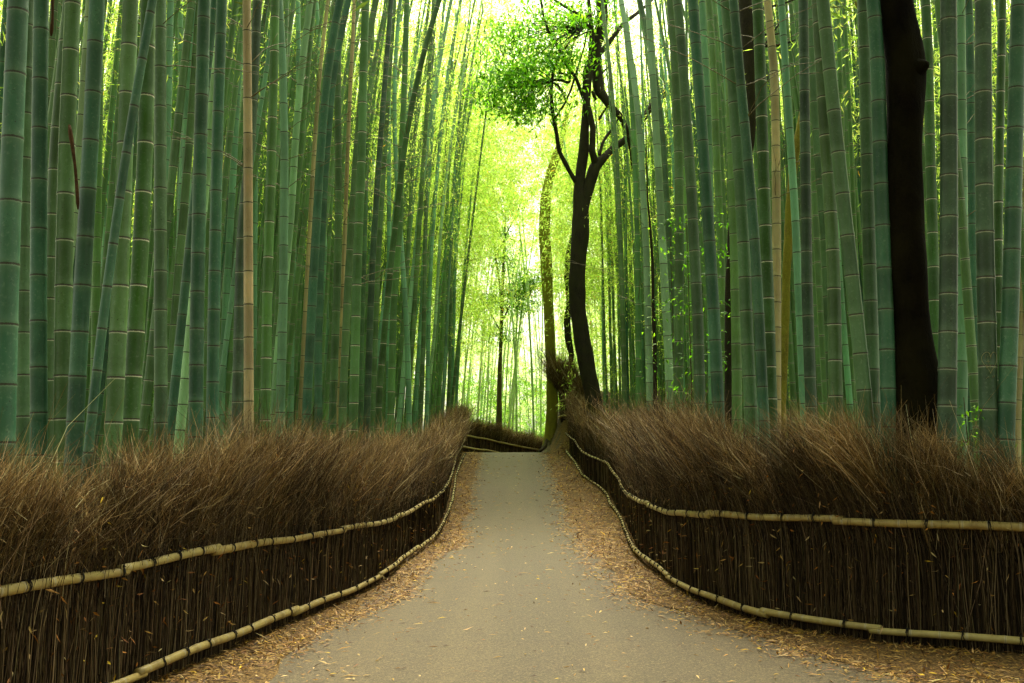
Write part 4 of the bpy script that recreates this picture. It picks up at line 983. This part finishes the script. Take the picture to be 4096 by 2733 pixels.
# leafy saplings
def sapling(x, y0, y1, d, label, nb=5, spread=40, n=500, size=.08):
    base = at(x, y0, d); base[2] = float(G(base[0], d)); t = empty('leafy_sapling', base, label, 'sapling', 'leafy saplings among the culms')
    top = at(x, y1, d); mb = MB(); P = np.array([base, (base + top) / 2 + [.05, 0, 0], top]); P = smooth_poly(resample(P, .15), 3); mb.add(*tube(P, np.linspace(.012, .004, len(P)), 6)); mb.build('stem', M_BARK2, t, origin=base)
    lo = at(x, y0, d)[2]; bl = [(np.array([base[0] + random.uniform(-1, 1) * spread / F * d, d + random.uniform(-.2, .2), lo + (top[2] - lo) * (k + .5) / nb]), np.array([spread / F * d * .8, .25, (top[2] - lo) / nb * .45]), 1) for k in range(nb)]
    leaf_mass(bl, n * .42, size, [(.05, .15, .015), (.09, .23, .02), (.16, .32, .03)], [3, 4, 2], t, base, name='foliage')
sapling(2745, 1560, 850, 14.2, 'leafy bright green sapling glimpsed between two olive culms in the right grove', 6, 38, 620)
sapling(2680, 1480, 930, 15.5, 'leafy sapling showing left of the olive culm in the right grove', 5, 30, 420)
sapling(2915, 1500, 820, 14.6, 'leafy sapling against the rough dark trunk in the right grove', 6, 26, 480)
sapling(3855, 1800, 1590, 9.6, 'small bright green sprig behind the right fence near the heart-carved culm', 3, 28, 60, .06)
sapling(2345, 1760, 1580, 43.0, 'leafy green shrub at the foot of the forked tree', 3, 30, 420, .11)

# ------------------------------------------------------------------ bamboo foliage
LC = [(.39, .54, .09), (.48, .61, .15), (.25, .41, .05), (.54, .58, .14), (.60, .34, .05)]
def sprays(regions, n_tot, leaf, label, name='bamboo_foliage', per=34, cols=None):
    mb = MB(); tot = sum(r[-1] for r in regions)
    for (x0, x1, y0, y1, z0, z1, wt) in regions:
        k = int(n_tot * wt / tot / per); c = np.column_stack([rng.uniform(x0, x1, k), rng.uniform(y0, y1, k), rng.uniform(z0, z1, k)])
        az = rng.uniform(0, 6.28, k); L = rng.uniform(.7, 2.0, k); dirv = np.column_stack([np.cos(az), np.sin(az), rng.uniform(-.3, .5, k)])
        t = rng.random((k, per)) ** .8
        P = c[:, None] + dirv[:, None] * (t * L[:, None])[..., None]; P[..., 2] -= (t * L[:, None]) ** 2 * .42; P += rng.normal(0, .11, P.shape)
        P = P.reshape(-1, 3); m = len(P); D = np.repeat(dirv, per, axis=0) * .6 + unit(m) * .9; D[:, 2] -= .55
        d = np.linalg.norm(P[:, :2], axis=1); f = np.clip(d / 26, .8, 2.0)
        tone = np.repeat(rng.uniform(.8, 1.25, (k, 1)), per, axis=0)
        V, Q, C = leaves(P, D, unit(m) + [0, 0, .5], rng.uniform(.8, 1.3, m) * leaf * f ** .8, rng.uniform(.13, .20, m) * leaf * f ** 1.0, np.clip(palette(m, cols or LC, [4, 4, 3, 1, .12]) * tone, 0, 1), .1); mb.add(V, Q, col=C)
    o = mb.build(name, M_LEAF, smooth=False); setp(o, label=label, category='bamboo foliage', kind='stuff'); return o
sprays([(-4.5, 4.5, 68, 84, 1.5, 8.5, 1)], 16000, .17, 'fresh green leaves low behind the pale culms at the path end', per=30, cols=[(.16, .34, .04), (.25, .44, .05), (.12, .26, .03), (.34, .48, .08), (.4, .4, .05)])
sprays([(-9, -2.6, 24, 44, 9, 17, 3.0), (-12, -3, 30, 55, 5, 17, 2.6), (-6, -1.0, 40, 60, 8, 19, 2.2), (-16, -5, 16, 30, 8.5, 15, 1.6)], 210000, .12, 'yellow-green bamboo leaves arching from the left grove towards the path')
sprays([(-40, -9, 32, 60, 10, 30, 3), (9, 40, 32, 60, 10, 30, 3), (-16, -4.5, 15, 32, 7.5, 19, 2.6), (5, 16, 15, 32, 7.5, 19, 2.6), (-18, -7, 11, 20, 6.5, 12, .8), (7, 18, 11, 20, 6.5, 12, .8)], 330000, .17, 'high yellow-green bamboo crowns over both groves', per=36)
sprays([(2.6, 12, 34, 60, 4, 18, 2.6), (5, 18, 22, 40, 6, 16, 1.8), (2.0, 5, 36, 50, 9, 17, .8)], 150000, .12, 'yellow-green bamboo leaves glowing behind the right grove')
sprays([(-14, 1, 64, 90, 9, 26, 2.0), (3, 14, 64, 90, 8, 26, 2.2), (-6, 6, 90, 120, 2, 14, .7), (-40, 40, 75, 115, 6, 27, 4.0), (-36, -8, 40, 70, 11.5, 19, 2.6), (8, 36, 40, 70, 11.5, 19, 2.6)], 430000, .17, 'soft bright mass of distant bamboo leaves closing the view', per=40, cols=[(.50, .62, .30), (.56, .66, .38), (.36, .52, .18), (.60, .64, .34), (.6, .44, .15)])  # leaf colours paled to stand for the overexposed distance
sprays([(-38, -9, 34, 66, 1.0, 12, 1), (9, 38, 34, 66, 1.0, 12, 1)], 130000, .22, 'dark green leaves added deep inside the groves for shaded depth', per=36, cols=[(.06, .13, .02), (.09, .17, .025), (.04, .09, .015), (.12, .18, .03), (.1, .1, .02)])  # leaves added and coloured dark to paint the shaded grove interior
# leaf roof over the near groves, above the frame, which shades them
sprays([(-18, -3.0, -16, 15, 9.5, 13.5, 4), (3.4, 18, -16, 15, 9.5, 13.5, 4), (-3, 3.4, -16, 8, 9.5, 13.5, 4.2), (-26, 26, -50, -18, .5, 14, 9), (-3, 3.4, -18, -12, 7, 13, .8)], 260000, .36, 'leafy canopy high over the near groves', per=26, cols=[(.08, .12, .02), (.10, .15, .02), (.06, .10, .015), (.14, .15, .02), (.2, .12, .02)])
sprays([(-4.6, -1.5, 19, 38, 8.5, 16, 1.1)], 24000, .085, 'feathery leaf sprays hanging from the left culms over the path edge', per=22)
sprays([(-4, 4, 50, 66, 15, 28, 2), (-6, .4, 36, 56, 13.5, 24, 3.2), (1.5, 7, 36, 56, 11, 25, 2.4)], 150000, .13, 'pale leaves meeting high over the far end of the path')
print('culms', len(CU), 'objects', len(scene.objects))
